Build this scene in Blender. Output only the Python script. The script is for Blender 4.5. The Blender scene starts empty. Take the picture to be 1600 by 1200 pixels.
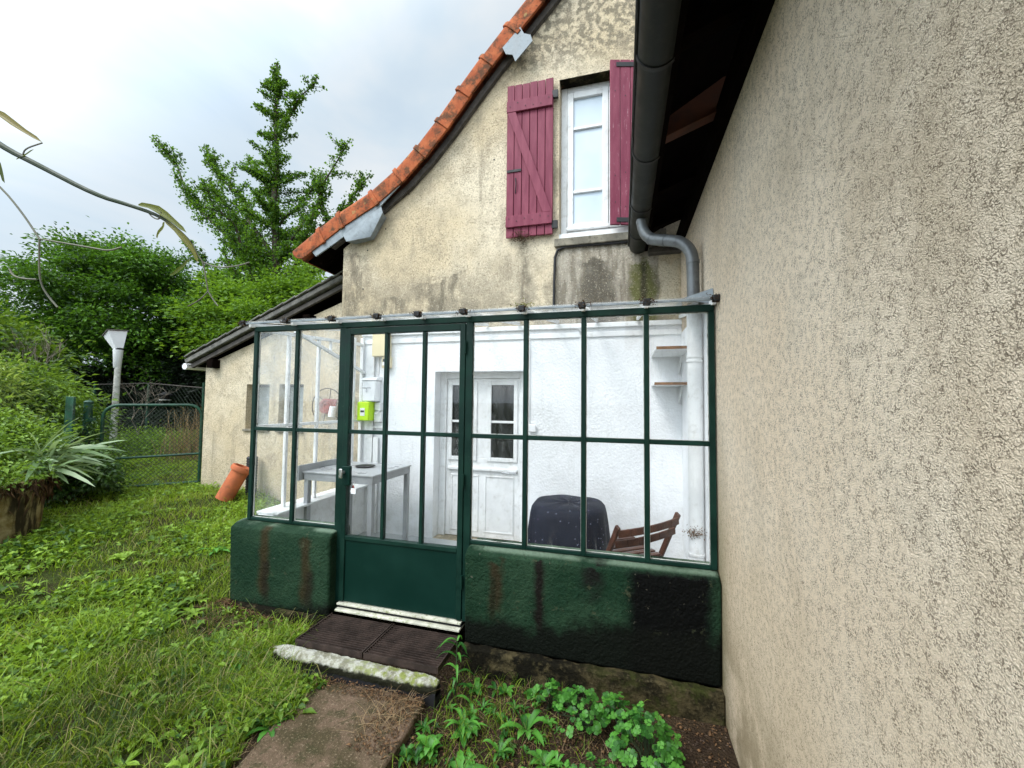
import bpy, math, random
import numpy as np
from mathutils import Vector, Matrix
random.seed(7); rng = np.random.default_rng(7)
R = math.radians
scene = bpy.context.scene
C = scene.collection
# ------------------------------------------------------------ camera, sky, sun, exposure
cd = bpy.data.cameras.new('camera'); cam = bpy.data.objects.new('camera', cd); C.objects.link(cam)
cd.sensor_width = 36.0; cd.lens = 14.179; cd.clip_start = 0.03; cd.clip_end = 2000
yaw, pit, rol = R(15.332), R(2.665), R(0.5975)
Fv = Vector((-math.sin(yaw)*math.cos(pit), math.cos(yaw)*math.cos(pit), math.sin(pit)))
r0 = Vector((math.cos(yaw), math.sin(yaw), 0)); u0 = r0.cross(Fv)
rv = math.cos(rol)*r0 + math.sin(rol)*u0; uv = -math.sin(rol)*r0 + math.cos(rol)*u0
cam.matrix_world = Matrix(((rv.x, uv.x, -Fv.x, 0), (rv.y, uv.y, -Fv.y, 0), (rv.z, uv.z, -Fv.z, 0), (0, 0, 0, 1)))
scene.camera = cam
SUN_EL, SUN_AZ = 52, 212          # azimuth clockwise from +Y
sl = bpy.data.lights.new('sun', 'SUN'); sl.energy = 1.5; sl.angle = R(18); sl.color = (1, .97, .92)
so = bpy.data.objects.new('sun', sl); C.objects.link(so)
sd = Vector((math.sin(R(SUN_AZ))*math.cos(R(SUN_EL)), math.cos(R(SUN_AZ))*math.cos(R(SUN_EL)), math.sin(R(SUN_EL))))
so.rotation_euler = sd.to_track_quat('Z', 'Y').to_euler()
w = bpy.data.worlds.new('World'); scene.world = w; w.use_nodes = True
wt = w.node_tree; wn = wt.nodes; wl = wt.links; wn.clear()
wo = wn.new('ShaderNodeOutputWorld'); bg = wn.new('ShaderNodeBackground'); bg.inputs[1].default_value = 0.1
sky = wn.new('ShaderNodeTexSky'); sky.sky_type = 'NISHITA'; sky.sun_disc = False
sky.sun_elevation = R(SUN_EL); sky.sun_rotation = R(SUN_AZ)
tc = wn.new('ShaderNodeTexCoord'); mp = wn.new('ShaderNodeMapping'); mp.inputs['Scale'].default_value = (1.0, 1.0, 2.2)
mp.inputs['Rotation'].default_value = (0.2, 0.35, 0.4)
wl.new(tc.outputs['Generated'], mp.inputs[0])
nz = wn.new('ShaderNodeTexNoise'); nz.inputs['Scale'].default_value = 1.9; nz.inputs['Detail'].default_value = 5; nz.inputs['Roughness'].default_value = .52
nz.inputs['Distortion'].default_value = .35
wl.new(mp.outputs[0], nz.inputs[0])
cr = wn.new('ShaderNodeValToRGB'); e = cr.color_ramp.elements
e[0].position = .3; e[0].color = (.60, .75, .90, 1); e[1].position = .68; e[1].color = (.98, 1.0, 1.0, 1)
ee = e.new(.48); ee.color = (.75, .87, .96, 1)
wl.new(nz.outputs[0], cr.inputs[0])
vm = wn.new('ShaderNodeVectorMath'); vm.operation = 'SCALE'
dt = wn.new('ShaderNodeVectorMath'); dt.operation = 'DOT_PRODUCT'; dt.inputs[1].default_value = tuple(sd)
wl.new(tc.outputs['Generated'], dt.inputs[0])
mr = wn.new('ShaderNodeMapRange'); mr.interpolation_type = 'SMOOTHSTEP'          # overcast: brightest round the veiled sun
for k_, v_ in ((1, .25), (2, 1.0), (3, 5.9), (4, 25.0)): mr.inputs[k_].default_value = v_
wl.new(dt.outputs['Value'], mr.inputs[0]); wl.new(mr.outputs[0], vm.inputs['Scale'])
wl.new(cr.outputs[0], vm.inputs[0])
mx = wn.new('ShaderNodeMix'); mx.data_type = 'RGBA'; mx.inputs[0].default_value = .9
wl.new(sky.outputs[0], mx.inputs[6]); wl.new(vm.outputs[0], mx.inputs[7])
wl.new(mx.outputs[2], bg.inputs[0]); wl.new(bg.outputs[0], wo.inputs[0])
scene.view_settings.view_transform = 'Standard'; scene.view_settings.look = 'None'
scene.view_settings.exposure = 0.70; scene.view_settings.gamma = 1; scene.view_settings.use_curve_mapping = False
scene.cycles.max_bounces = 10; scene.cycles.transparent_max_bounces = 24; scene.cycles.diffuse_bounces = 4

# ------------------------------------------------------------ materials
class N:
    def __init__(s, name):
        s.m = bpy.data.materials.new(name); s.m.use_nodes = True
        s.t = s.m.node_tree; s.t.nodes.clear()
        s.out = s.t.nodes.new('ShaderNodeOutputMaterial')
        s.geo = s.t.nodes.new('ShaderNodeNewGeometry'); s.P = s.geo.outputs['Position']
    def n(s, typ, ins=None, **kw):
        x = s.t.nodes.new(typ)
        for k, v in kw.items(): setattr(x, k, v)
        for k, v in (ins or {}).items():
            if isinstance(v, bpy.types.NodeSocket): s.t.links.new(v, x.inputs[k])
            else: x.inputs[k].default_value = v
        return x
    def noise(s, scale, detail=4, rough=.55, vec=None, dist=0, stretch=None):
        v = vec or s.P
        if stretch: v = s.n('ShaderNodeMapping', {0: v, 'Scale': stretch}).outputs[0]
        return s.n('ShaderNodeTexNoise', {'Vector': v, 'Scale': scale, 'Detail': detail, 'Roughness': rough, 'Distortion': dist}).outputs[0]
    def vor(s, scale, vec=None, feature='F1', out=0, stretch=None):
        v = vec or s.P
        if stretch: v = s.n('ShaderNodeMapping', {0: v, 'Scale': stretch}).outputs[0]
        return s.n('ShaderNodeTexVoronoi', {'Vector': v, 'Scale': scale}, feature=feature).outputs[out]
    def ramp(s, fac, lo, hi, a=0., b=1.):
        return s.n('ShaderNodeMapRange', {0: fac, 1: lo, 2: hi, 3: a, 4: b}, interpolation_type='SMOOTHSTEP').outputs[0]
    def math(s, op, a, b=0., c=False):
        return s.n('ShaderNodeMath', {0: a, 1: b}, operation=op, use_clamp=c).outputs[0]
    def mix(s, fac, a, b, blend='MIX'):
        f = lambda v: v if isinstance(v, bpy.types.NodeSocket) else (*v[:3], 1)
        return s.n('ShaderNodeMix', {0: fac, 6: f(a), 7: f(b)}, data_type='RGBA', blend_type=blend).outputs[2]
    def xyz(s): return s.n('ShaderNodeSeparateXYZ', {0: s.P}).outputs
    def streak(s, ax, c, wd, z0, z1, nz, soft=.08, hard=.15):
        """a run of dirt down a wall: centre c along axis ax, half width wd, from z1 down to z0, edges broken by nz"""
        x = s.xyz()
        d = s.math('ABSOLUTE', s.math('SUBTRACT', s.math('ADD', x[ax], s.math('MULTIPLY', s.math('SUBTRACT', nz, .5), wd*1.6)), c))
        a = s.ramp(d, wd, wd*hard)
        z = s.math('ADD', x[2], s.math('MULTIPLY', s.math('SUBTRACT', nz, .5), soft*4))
        return s.math('MULTIPLY', a, s.math('MULTIPLY', s.ramp(z, z0-soft, z0+soft), s.ramp(z, z1+.01, z1-.02)))
    def bump(s, h, strength=.5, dist=.01, prev=None):
        d = {'Height': h, 'Strength': strength, 'Distance': dist}
        if prev is not None: d['Normal'] = prev
        return s.n('ShaderNodeBump', d).outputs[0]
    def pbr(s, col, rough=.7, normal=None, metal=0., spec=.4, **kw):
        d = {'Base Color': col if isinstance(col, bpy.types.NodeSocket) else (*col[:3], 1), 'Roughness': rough, 'Metallic': metal, 'Specular IOR Level': spec}
        if normal is not None: d['Normal'] = normal
        d.update(kw)
        s.b = s.n('ShaderNodeBsdfPrincipled', d)
        s.t.links.new(s.b.outputs[0], s.out.inputs[0]); return s.m

def simple(name, col, rough=.6, var=.25, scale=6, bs=.15, bscale=60, metal=0, spec=.4, dirt=None, dirtamt=.5):
    s = N(name); n1 = s.noise(scale, 5); lo = tuple(c*(1-var) for c in col); hi = tuple(min(1, c*(1+var)) for c in col)
    c = s.mix(s.ramp(n1, .3, .7), lo, hi)
    if dirt: c = s.mix(s.math('MULTIPLY', s.ramp(s.noise(scale*2.7, 6, .65), .5, .72), dirtamt), c, dirt)
    h = s.noise(bscale, 3)
    return s.pbr(c, s.ramp(n1, .3, .7, max(.05, rough-.1), min(1, rough+.1)), s.bump(h, bs, .004), metal, spec)

M = {}
# old cream render with mottled grey weathering and runs
s = N('cream_render'); big = s.noise(.9, 5, .6); mid = s.noise(4.5, 6, .65); fine = s.noise(75, 3, .6); pit = s.vor(55, out=0)
c = s.mix(s.ramp(big, .35, .65), (.60, .495, .335), (.71, .62, .47))
c = s.mix(s.math('MULTIPLY', s.ramp(mid, .45, .66), .5), c, (.36, .30, .215))
vs = s.noise(2.2, 5, .6, stretch=(3.2, 1, .45))
c = s.mix(s.math('MULTIPLY', s.ramp(vs, .54, .72), .5), c, (.27, .225, .17))
x = s.xyz()
low = s.math('MULTIPLY', s.ramp(x[2], 1.75, .85), s.ramp(s.noise(3.6, 6, .65), .36, .58))     # moss grey above the glass roof
low = s.math('MULTIPLY', low, s.ramp(x[0], -3.3, -3.1))
c = s.mix(s.math('MULTIPLY', low, .78), c, (.17, .15, .11))
c = s.mix(s.math('MULTIPLY', s.math('MULTIPLY', s.ramp(x[2], 3.3, 3.7), s.ramp(s.noise(14, 4, .6), .43, .56)), .85), c, (.17, .15, .11))
c = s.mix(s.math('MULTIPLY', s.ramp(s.noise(1.9, 6, .7, stretch=(1, 1, .7)), .54, .68), .5), c, (.24, .20, .145))
g1 = s.noise(3, 5, .6)
panel = s.streak(0, -.16, .50, .6, 1.575, s.math('ADD', s.math('MULTIPLY', g1, .12), .44), .04, .97)                                            # grey damp panel under the window
c = s.mix(s.math('MULTIPLY', panel, .8), c, s.mix(s.ramp(s.noise(9, 4, stretch=(2, 1, .35)), .4, .62), (.16, .145, .12), (.36, .33, .28)))
c = s.mix(s.math('MULTIPLY', s.streak(0, -.25, .26, .7, 1.42, s.noise(5, 5)), .85), c, (.06, .055, .045))
c = s.mix(s.math('MULTIPLY', s.streak(0, .19, .16, .6, 1.36, s.noise(8, 5), .08, .4), .9), c, (.085, .095, .02))
c = s.mix(s.math('MULTIPLY', s.streak(0, .43, .10, .9, 1.35, s.noise(6, 4), .05, .6), .7), c, (.62, .56, .43))
c = s.mix(s.math('MULTIPLY', s.streak(0, .20, .045, .8, 1.34, s.noise(9, 5)), .9), c, (.03, .03, .018))
for q, wq, z1 in ((-3.0, .34, 1.75), (-.98, .10, 1.66), (-1.9, .5, 1.35), (-2.5, .3, 1.2)):
    c = s.mix(s.math('MULTIPLY', s.math('MULTIPLY', s.streak(0, q, wq, .8, z1, s.noise(6+q, 5), .15), s.ramp(s.noise(7, 6, .7, stretch=(1.6, 1, .5)), .34, .6)), .8), c, (.12, .105, .08))
gn = s.noise(62, 4, .7, dist=.5); gm = s.ramp(s.noise(1.7, 5, .6), .3, .62, .35, 1.)
c = s.mix(s.math('MULTIPLY', s.ramp(gn, .50, .40), s.math('MULTIPLY', gm, .58)), c, (.22, .175, .12))
c = s.mix(s.math('MULTIPLY', s.ramp(gn, .55, .70), .6), c, (.80, .71, .54))
c = s.mix(s.math('MULTIPLY', s.ramp(pit, .20, .08), .6), c, (.13, .105, .075))
c = s.mix(s.math('MULTIPLY', s.math('MULTIPLY', s.ramp(s.noise(24, 5, .7), .49, .40), s.ramp(s.noise(2.6, 4, .6), .45, .64)), .45), c, (.24, .20, .15))
M['cream'] = s.pbr(c, .95, s.bump(s.math('ADD', gn, s.ramp(pit, 0, .4)), .8, .009), spec=.08)

# coarse roughcast of the near wall
s = N('roughcast'); wp = s.n('ShaderNodeVectorMath', {0: s.P, 1: s.n('ShaderNodeVectorMath', {0: s.n('ShaderNodeTexNoise', {'Vector': s.P, 'Scale': 110., 'Detail': 3.}).outputs[1], 'Scale': .010}, operation='SCALE').outputs[0]}, operation='ADD').outputs[0]
vd = s.vor(290, vec=wp); vd2 = s.vor(150, vec=wp); fn = s.noise(340, 4, .7); mm = s.noise(34, 4, .65); big = s.noise(1.1, 5, .55); vs = s.noise(1.15, 6, .62, stretch=(1, 1.2, .6))
c = s.mix(s.ramp(big, .35, .65), (.84, .69, .52), (.90, .77, .61))
c = s.mix(s.math('MULTIPLY', s.ramp(vs, .47, .66), .5), c, (.45, .35, .23))
c = s.mix(s.math('MULTIPLY', s.ramp(s.noise(2.1, 6, .65), .56, .70), .22), c, (.46, .42, .34))
g = s.math('ADD', s.math('ADD', s.math('MULTIPLY', vd, .62), s.math('MULTIPLY', vd2, .30)), s.math('MULTIPLY', fn, .62))
dk = s.math('MULTIPLY', s.ramp(g, .73, .90), s.ramp(mm, .36, .62, .12, 1.))
c = s.mix(s.math('MULTIPLY', dk, .82), c, (.18, .14, .10))
c = s.mix(s.math('MULTIPLY', s.ramp(g, .57, .42), .6), c, (.88, .83, .72))
x = s.xyz(); c = s.mix(s.ramp(s.math('ADD', x[2], s.math('MULTIPLY', s.noise(1.5, 4), .8)), .2, -1.2, 0, .38), c, (.46, .33, .17))
mo = s.math('MULTIPLY', s.ramp(x[2], -.9, -1.6), s.ramp(s.noise(5, 5), .35, .6))
c = s.mix(s.math('MULTIPLY', mo, .6), c, (.17, .13, .06))
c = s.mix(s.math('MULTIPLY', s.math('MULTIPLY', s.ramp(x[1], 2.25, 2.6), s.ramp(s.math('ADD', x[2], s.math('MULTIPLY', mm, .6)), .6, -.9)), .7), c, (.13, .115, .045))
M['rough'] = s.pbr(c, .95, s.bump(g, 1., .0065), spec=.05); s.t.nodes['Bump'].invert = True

# white painted stucco inside the glasshouse
s = N('white_stucco'); a = s.vor(42, out=0); b2 = s.noise(70, 3)
c = s.mix(s.ramp(s.noise(2.2, 5), .35, .7), (.86, .875, .89), (.78, .79, .80))
x = s.xyz(); c = s.mix(s.math('MULTIPLY', s.math('MULTIPLY', s.ramp(x[2], -.5, -1.45), s.ramp(s.noise(6, 6, .6), .4, .65)), .35), c, (.50, .49, .45))
c = s.mix(s.math('MULTIPLY', s.ramp(s.noise(5, 6, .7, stretch=(2.5, 1, .4)), .6, .72), .25), c, (.55, .56, .54))
M['stucco'] = s.pbr(c, .8, s.bump(s.math('ADD', a, b2), .38, .008), spec=.2)
# green painted masonry base
s = N('green_masonry'); x = s.xyz(); g1 = s.noise(3, 5); g2 = s.noise(60, 3)
c = s.mix(s.ramp(s.noise(2.3, 6, .65), .35, .68), (.006, .023, .011), (.018, .042, .022))
c = s.mix(s.math('MULTIPLY', s.ramp(s.noise(14, 5, .7), .5, .7), .3), c, (.022, .050, .022))
c = s.mix(s.math('MULTIPLY', s.ramp(s.noise(60, 2), .55, .7), .35), c, (.003, .016, .010))
for q, wq, z0, z1, col, am in ((-2.62, .07, -1.45, -.99, (.028, .017, .006), .8), (-2.24, .075, -1.45, -.99, (.026, .016, .006), .8), (-.78, .075, -1.3, -1.0, (.024, .014, .006), .8),
                           (-.50, .055, -1.45, -.97, (.007, .005, .004), .97), (-.17, .10, -1.12, -.97, (.006, .006, .005), .95),
                           (-2.6, .05, -1.5, -1.2, (.01, .008, .005), .7), (-2.2, .06, -1.5, -1.25, (.01, .008, .005), .7), (-.80, .03, -1.4, -1.1, (.01, .012, .005), .8)):
    c = s.mix(s.math('MULTIPLY', s.streak(0, q, wq, z0, z1, s.noise(9+q*2, 5, .65)), am), c, col)
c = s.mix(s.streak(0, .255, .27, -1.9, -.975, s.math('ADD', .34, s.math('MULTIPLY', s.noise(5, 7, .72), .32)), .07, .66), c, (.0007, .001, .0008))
c = s.mix(s.math('MULTIPLY', s.ramp(s.noise(11, 7, .78), .61, .64), .6), c, (.05, .055, .03)); c = s.mix(s.math('MULTIPLY', s.ramp(s.noise(26, 7, .8), .645, .66), .8), c, (.14, .13, .10))
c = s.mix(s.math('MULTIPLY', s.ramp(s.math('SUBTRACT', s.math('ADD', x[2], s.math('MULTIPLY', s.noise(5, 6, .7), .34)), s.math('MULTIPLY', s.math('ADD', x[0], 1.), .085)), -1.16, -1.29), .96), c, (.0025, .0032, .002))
c = s.mix(s.math('MULTIPLY', s.math('MULTIPLY', s.ramp(x[2], -.972, -.955), s.ramp(g1, .38, .55)), .7), c, (.16, .22, .16))
M['gmason'] = s.pbr(c, s.ramp(g2, .3, .7, .65, .85), s.bump(s.math('ADD', s.math('ADD', g2, s.math('MULTIPLY', g1, .8)), s.math('MULTIPLY', s.noise(16, 5, .65), 1.2)), .9, .014), spec=.10)
# steel paint
s = N('green_steel'); g1 = s.noise(8, 5, .6); c = s.mix(s.ramp(g1, .35, .7), (.001, .016, .011), (.003, .026, .017))
c = s.mix(s.math('MULTIPLY', s.ramp(s.noise(30, 6, .7), .62, .7), .6), c, (.03, .05, .04))
M['gsteel'] = s.pbr(c, s.ramp(g1, .3, .7, .4, .65), s.bump(s.noise(60, 4), .25, .003), spec=.2)
s = N('green_panel'); g1 = s.noise(3, 5, .6); c = s.mix(s.ramp(g1, .35, .7), (.001, .017, .012), (.0022, .024, .017))
sp = s.ramp(s.vor(16, out=0), .10, .05); c = s.mix(s.math('MULTIPLY', sp, s.ramp(s.noise(3), .55, .62)), c, (.18, .22, .18))
M['gpanel'] = s.pbr(c, s.ramp(g1, .3, .7, .45, .6), s.bump(s.noise(5, 3), .12, .012), spec=.15)
M['whitepaint'] = simple('white_paint', (.78, .79, .79), .5, .07, 5, .1, 50, dirt=(.35, .33, .28), dirtamt=.35)
M['dirtywhite'] = simple('weathered_white_paint', (.62, .62, .58), .65, .2, 9, .3, 40, dirt=(.09, .09, .06), dirtamt=.8)
M['pvc'] = simple('white_plastic', (.80, .81, .82), .35, .04, 5, .03, 40)
M['cream_plastic'] = simple('cream_plastic', (.70, .60, .36), .4, .05, 6, .03, 40)
M['lime'] = simple('lime_plastic', (.50, .80, .01), .4, .04, 6, .03, 40)
M['zinc'] = simple('zinc', (.22, .25, .27), .6, .25, 9, .2, 30, metal=.25, dirt=(.10, .10, .10), dirtamt=.5)
M['gutter'] = simple('dark_gutter', (.012, .014, .012), .5, .3, 7, .1, 30, dirt=(.03, .03, .022), dirtamt=.4, spec=.2)
M['greypipe'] = simple('grey_zinc_pipe', (.14, .15, .155), .38, .25, 8, .1, 30, metal=.3, dirt=(.03, .03, .03), dirtamt=.4)
M['iron'] = simple('black_iron', (.012, .012, .013), .55, .3, 10, .3, 60)
M['rust'] = simple('rusty_iron', (.034, .021, .016), .7, .4, 14, .4, 70, dirt=(.02, .013, .010), dirtamt=.6)
M['silver'] = simple('silver_metal', (.5, .5, .5), .3, .1, 9, .05, 60, metal=.9)
M['blackhole'] = simple('dark_interior', (.010, .010, .012), .9, .3, 3, .1, 20)
M['shadewood'] = simple('shade_dark_eaves_wood', (.0035, .0022, .0016), .95, .5, 6, .4, 30, spec=.03, dirt=(.010, .004, .002), dirtamt=.5)  # wood taken down to near black so its colour carries the eaves' shade
M['oldwood'] = simple('old_grey_wood', (.075, .066, .058), .9, .35, 12, .5, 40, dirt=(.02, .018, .015), dirtamt=.7)
M['redwood'] = simple('red_brown_wood', (.07, .022, .009), .75, .35, 8, .3, 40)
M['shelfedge'] = simple('shelf_edge_wood', (.24, .12, .055), .7, .25, 20, .2, 40)
M['chair'] = simple('chair_wood', (.085, .032, .018), .45, .35, 14, .15, 50)
M['tablegrey'] = simple('grey_table', (.30, .31, .32), .5, .12, 5, .08, 40)
M['tabletop'] = simple('grey_table_top', (.40, .41, .42), .35, .12, 5, .06, 40)
M['kerbwhite'] = simple('chipped_white_kerb', (.52, .51, .42), .85, .2, 12, .7, 45, dirt=(.14, .17, .04), dirtamt=.85)
s = N('mossy_kerb'); x = s.xyz(); g1 = s.noise(16, 6, .7)
c = s.mix(s.ramp(g1, .40, .62), (.47, .46, .40), (.22, .21, .15))
c = s.mix(s.math('MULTIPLY', s.ramp(s.noise(24, 6, .7), .42, .6), s.ramp(x[0], -1.75, -1.3)), c, (.22, .25, .07))
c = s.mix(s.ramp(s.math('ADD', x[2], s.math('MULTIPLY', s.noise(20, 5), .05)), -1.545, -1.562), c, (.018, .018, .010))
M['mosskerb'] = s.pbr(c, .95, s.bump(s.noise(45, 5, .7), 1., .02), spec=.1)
s = N('shutter_paint'); x = s.xyz(); g1 = s.noise(4, 6, .65, stretch=(5, 5, .7))
c = s.mix(s.ramp(g1, .35, .7), (.165, .026, .052), (.225, .050, .080))
fl = s.noise(16, 7, .75, stretch=(4.5, 4.5, .5))
c = s.mix(s.math('MULTIPLY', s.math('MULTIPLY', s.ramp(fl, .60, .65), s.ramp(x[0], -.2, -.12)), .6), c, (.46, .30, .32))
c = s.mix(s.math('MULTIPLY', s.ramp(s.noise(9, 6, .7), .58, .75), .35), c, (.08, .02, .03))
M['shutter'] = s.pbr(c, .6, s.bump(s.math('ADD', g1, fl), .3, .004), spec=.25)
s = N('terracotta'); x = s.xyz(); g1 = s.noise(7, 6, .65)
c = s.mix(s.ramp(g1, .3, .7), (.27, .062, .022), (.40, .115, .042))
c = s.mix(s.math('MULTIPLY', s.ramp(s.noise(9, 7, .72), .44, .62), .88), c, (.065, .035, .018))
c = s.mix(s.math('MULTIPLY', s.ramp(s.noise(26, 6, .7), .58, .68), .7), c, (.02, .014, .010))
c = s.mix(s.math('MULTIPLY', s.ramp(s.noise(13, 5, .6), .63, .72), .6), c, (.30, .25, .10))
M['terra'] = s.pbr(c, .85, s.bump(s.noise(30, 5, .6), .4, .008), spec=.2)
M['pot'] = simple('orange_terracotta', (.42, .115, .045), .8, .2, 7, .2, 50, dirt=(.22, .08, .04), dirtamt=.6)
M['greytile'] = simple('lichened_grey_tile', (.15, .145, .13), .95, .35, 10, .7, 40, dirt=(.05, .05, .042), dirtamt=.8)
s = N('mossy_concrete'); x = s.xyz(); g1 = s.noise(8, 7, .72); g2 = s.noise(50, 4, .7)
c = s.mix(s.ramp(g1, .38, .62), (.016, .014, .008), (.085, .068, .034)); c = s.mix(s.math('MULTIPLY', s.ramp(g2, .52, .66), .5), c, (.12, .10, .055))
c = s.mix(s.math('MULTIPLY', s.ramp(s.noise(5, 6, .7), .5, .62), .7), c, (.04, .048, .012))
c = s.mix(s.math('MULTIPLY', s.ramp(x[0], .1, -.4), s.ramp(s.noise(10, 6, .7), .4, .55)), c, (.010, .009, .006))
M['concrete'] = s.pbr(c, .95, s.bump(s.math('ADD', g1, g2), 1., .02), spec=.06)
M['lightconc'] = simple('window_sill_concrete', (.20, .18, .14), .95, .3, 9, .5, 50, dirt=(.06, .055, .04), dirtamt=.8)
M['floor'] = simple('grey_floor', (.36, .37, .37), .6, .12, 3, .1, 30)
s = N('stone_slab'); g1 = s.noise(3.5, 6, .65); fn = s.noise(85, 4, .7)
c = s.mix(s.ramp(g1, .38, .62), (.060, .046, .022), (.150, .098, .066))
c = s.mix(s.math('MULTIPLY', s.ramp(s.noise(11, 7, .75), .50, .62), .75), c, (.04, .038, .014))
c = s.mix(s.math('MULTIPLY', s.ramp(fn, .56, .66), .75), c, (.27, .21, .14))
c = s.mix(s.math('MULTIPLY', s.ramp(fn, .42, .34), .8), c, (.03, .022, .014))
M['slab'] = s.pbr(c, .92, s.bump(s.math('ADD', fn, s.math('MULTIPLY', s.noise(12, 6, .65), 1.5)), .7, .012), spec=.2)
s = N('ground_soil'); x = s.xyz(); g1 = s.noise(3, 6, .65); fn = s.vor(70, out=0)
c = s.mix(s.ramp(g1, .35, .65), (.030, .018, .012), (.060, .040, .022))
c = s.mix(s.ramp(s.noise(60, 4, .7), .6, .68), c, (.20, .14, .11))
gr = s.math('MULTIPLY', s.ramp(x[0], -1.6, -2.4), 1.)
c = s.mix(s.math('MULTIPLY', gr, s.ramp(s.noise(2.2, 5, .6), .3, .5)), c, (.045, .060, .012))
c = s.mix(s.math('MULTIPLY', gr, s.ramp(s.noise(.8, 5, .6), .56, .68)), c, (.10, .065, .030))
M['ground'] = s.pbr(c, .95, s.bump(s.math('ADD', s.noise(60, 5, .7), fn), .9, .02), spec=.15)

def leafmat(name, dark, light, rough=.5, trans=.35, yellow=None):
    s = N(name); v = s.n('ShaderNodeAttribute', attribute_name='var').outputs['Fac']
    c = s.mix(s.ramp(v, 0, 1), dark, light)
    if yellow: c = s.mix(s.ramp(v, .86, .95), c, yellow)
    s.pbr(c, rough, spec=.35)
    tr = s.n('ShaderNodeBsdfTranslucent', {0: s.mix(.5, c, (light[0]*1.5, light[1]*1.4, light[2]*.6))})
    ms = s.n('ShaderNodeMixShader', {0: trans, 1: s.b.outputs[0], 2: tr.outputs[0]})
    s.t.links.new(ms.outputs[0], s.out.inputs[0]); return s.m
M['grass'] = leafmat('grass_blades', (.014, .045, .004), (.29, .42, .035), .5, .4, (.30, .25, .10))
M['clover'] = leafmat('clover_leaves', (.022, .075, .008), (.28, .44, .05), .45, .35)
M['ginkgo'] = leafmat('ginkgo_leaves', (.018, .060, .012), (.19, .38, .035), .5, .35)
M['broad'] = leafmat('hornbeam_leaves', (.007, .034, .006), (.115, .26, .024), .5, .3)
M['maple'] = leafmat('maple_leaves', (.07, .16, .012), (.18, .32, .03), .5, .4)
M['darkfir'] = leafmat('fir_needles', (.002, .006, .002), (.012, .032, .009), .6, .1)
M['bush'] = leafmat('bramble_leaves', (.025, .075, .010), (.23, .37, .05), .45, .35)
M['palebush'] = leafmat('pale_reed_leaves', (.07, .14, .02), (.36, .47, .12), .5, .35)
M['yucca'] = leafmat('iris_leaves', (.12, .20, .08), (.30, .40, .22), .4, .2)
M['ivy'] = leafmat('creeper_leaves', (.025, .065, .014), (.09, .17, .03), .4, .25)
M['plant'] = leafmat('columbine_leaves', (.018, .085, .012), (.10, .30, .04), .45, .3)
M['drygrass'] = leafmat('dry_stems', (.16, .10, .05), (.34, .24, .13), .8, .2)
M['blossom'] = leafmat('pale_blossom', (.55, .50, .50), (.80, .76, .76), .8, .3)
M['vine'] = leafmat('vine_leaves', (.05, .09, .012), (.17, .19, .03), .45, .4, (.25, .20, .05))
M['bark'] = simple('tree_bark', (.07, .055, .04), .95, .4, 6, .6, 25)
M['deadwood'] = simple('bleached_dead_wood', (.24, .20, .16), .9, .3, 6, .4, 30)
M['twig'] = simple('green_twig', (.018, .032, .010), .6, .3, 9, .2, 60)
M['paletwig'] = simple('pale_twig', (.13, .13, .09), .6, .3, 9, .2, 60)
M['gatepaint'] = simple('dark_green_gate_paint', (.010, .055, .030), .5, .35, 9, .2, 50, dirt=(.11, .12, .10), dirtamt=.6)
M['wire'] = simple('galvanised_wire', (.045, .06, .045), .6, .3, 12, .1, 30, metal=.3)
s = N('stained_yellow_concrete'); g1 = s.noise(5, 6, .7); vs = s.noise(9, 6, .65, stretch=(1, 1, .22))
c = s.mix(s.ramp(g1, .38, .64), (.15, .11, .04), (.30, .25, .13)); c = s.mix(s.ramp(vs, .46, .60), c, (.035, .028, .016)); c = s.mix(s.math('MULTIPLY', s.ramp(vs, .40, .32), .5), c, (.38, .36, .30))
M['planter'] = s.pbr(c, .95, s.bump(s.math('ADD', g1, vs), .8, .02), spec=.05)
M['white'] = simple('bright_white_enamel', (.85, .86, .88), .4, .04, 6, .05, 40)
M['reelred'] = simple('faded_red_metal', (.30, .085, .075), .7, .2, 8, .2, 40)
M['blackplastic'] = simple('black_plastic', (.018, .018, .022), .45, .3, 8, .1, 40)
M['litter'] = leafmat('dead_leaves', (.05, .025, .012), (.20, .11, .05), .8, .1)
s = N('tablecloth_fabric'); st = s.vor(26, out=0); st2 = s.vor(14, out=0)
c = s.mix(s.ramp(s.noise(4, 4), .3, .7), (.004, .006, .016), (.008, .012, .026))
c = s.mix(s.ramp(st, .14, .09), c, (.16, .18, .26)); c = s.mix(s.ramp(st2, .10, .07), c, (.10, .07, .16))
M['cloth'] = s.pbr(c, .7, s.bump(s.noise(80, 3), .2, .003), spec=.3)

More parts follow.
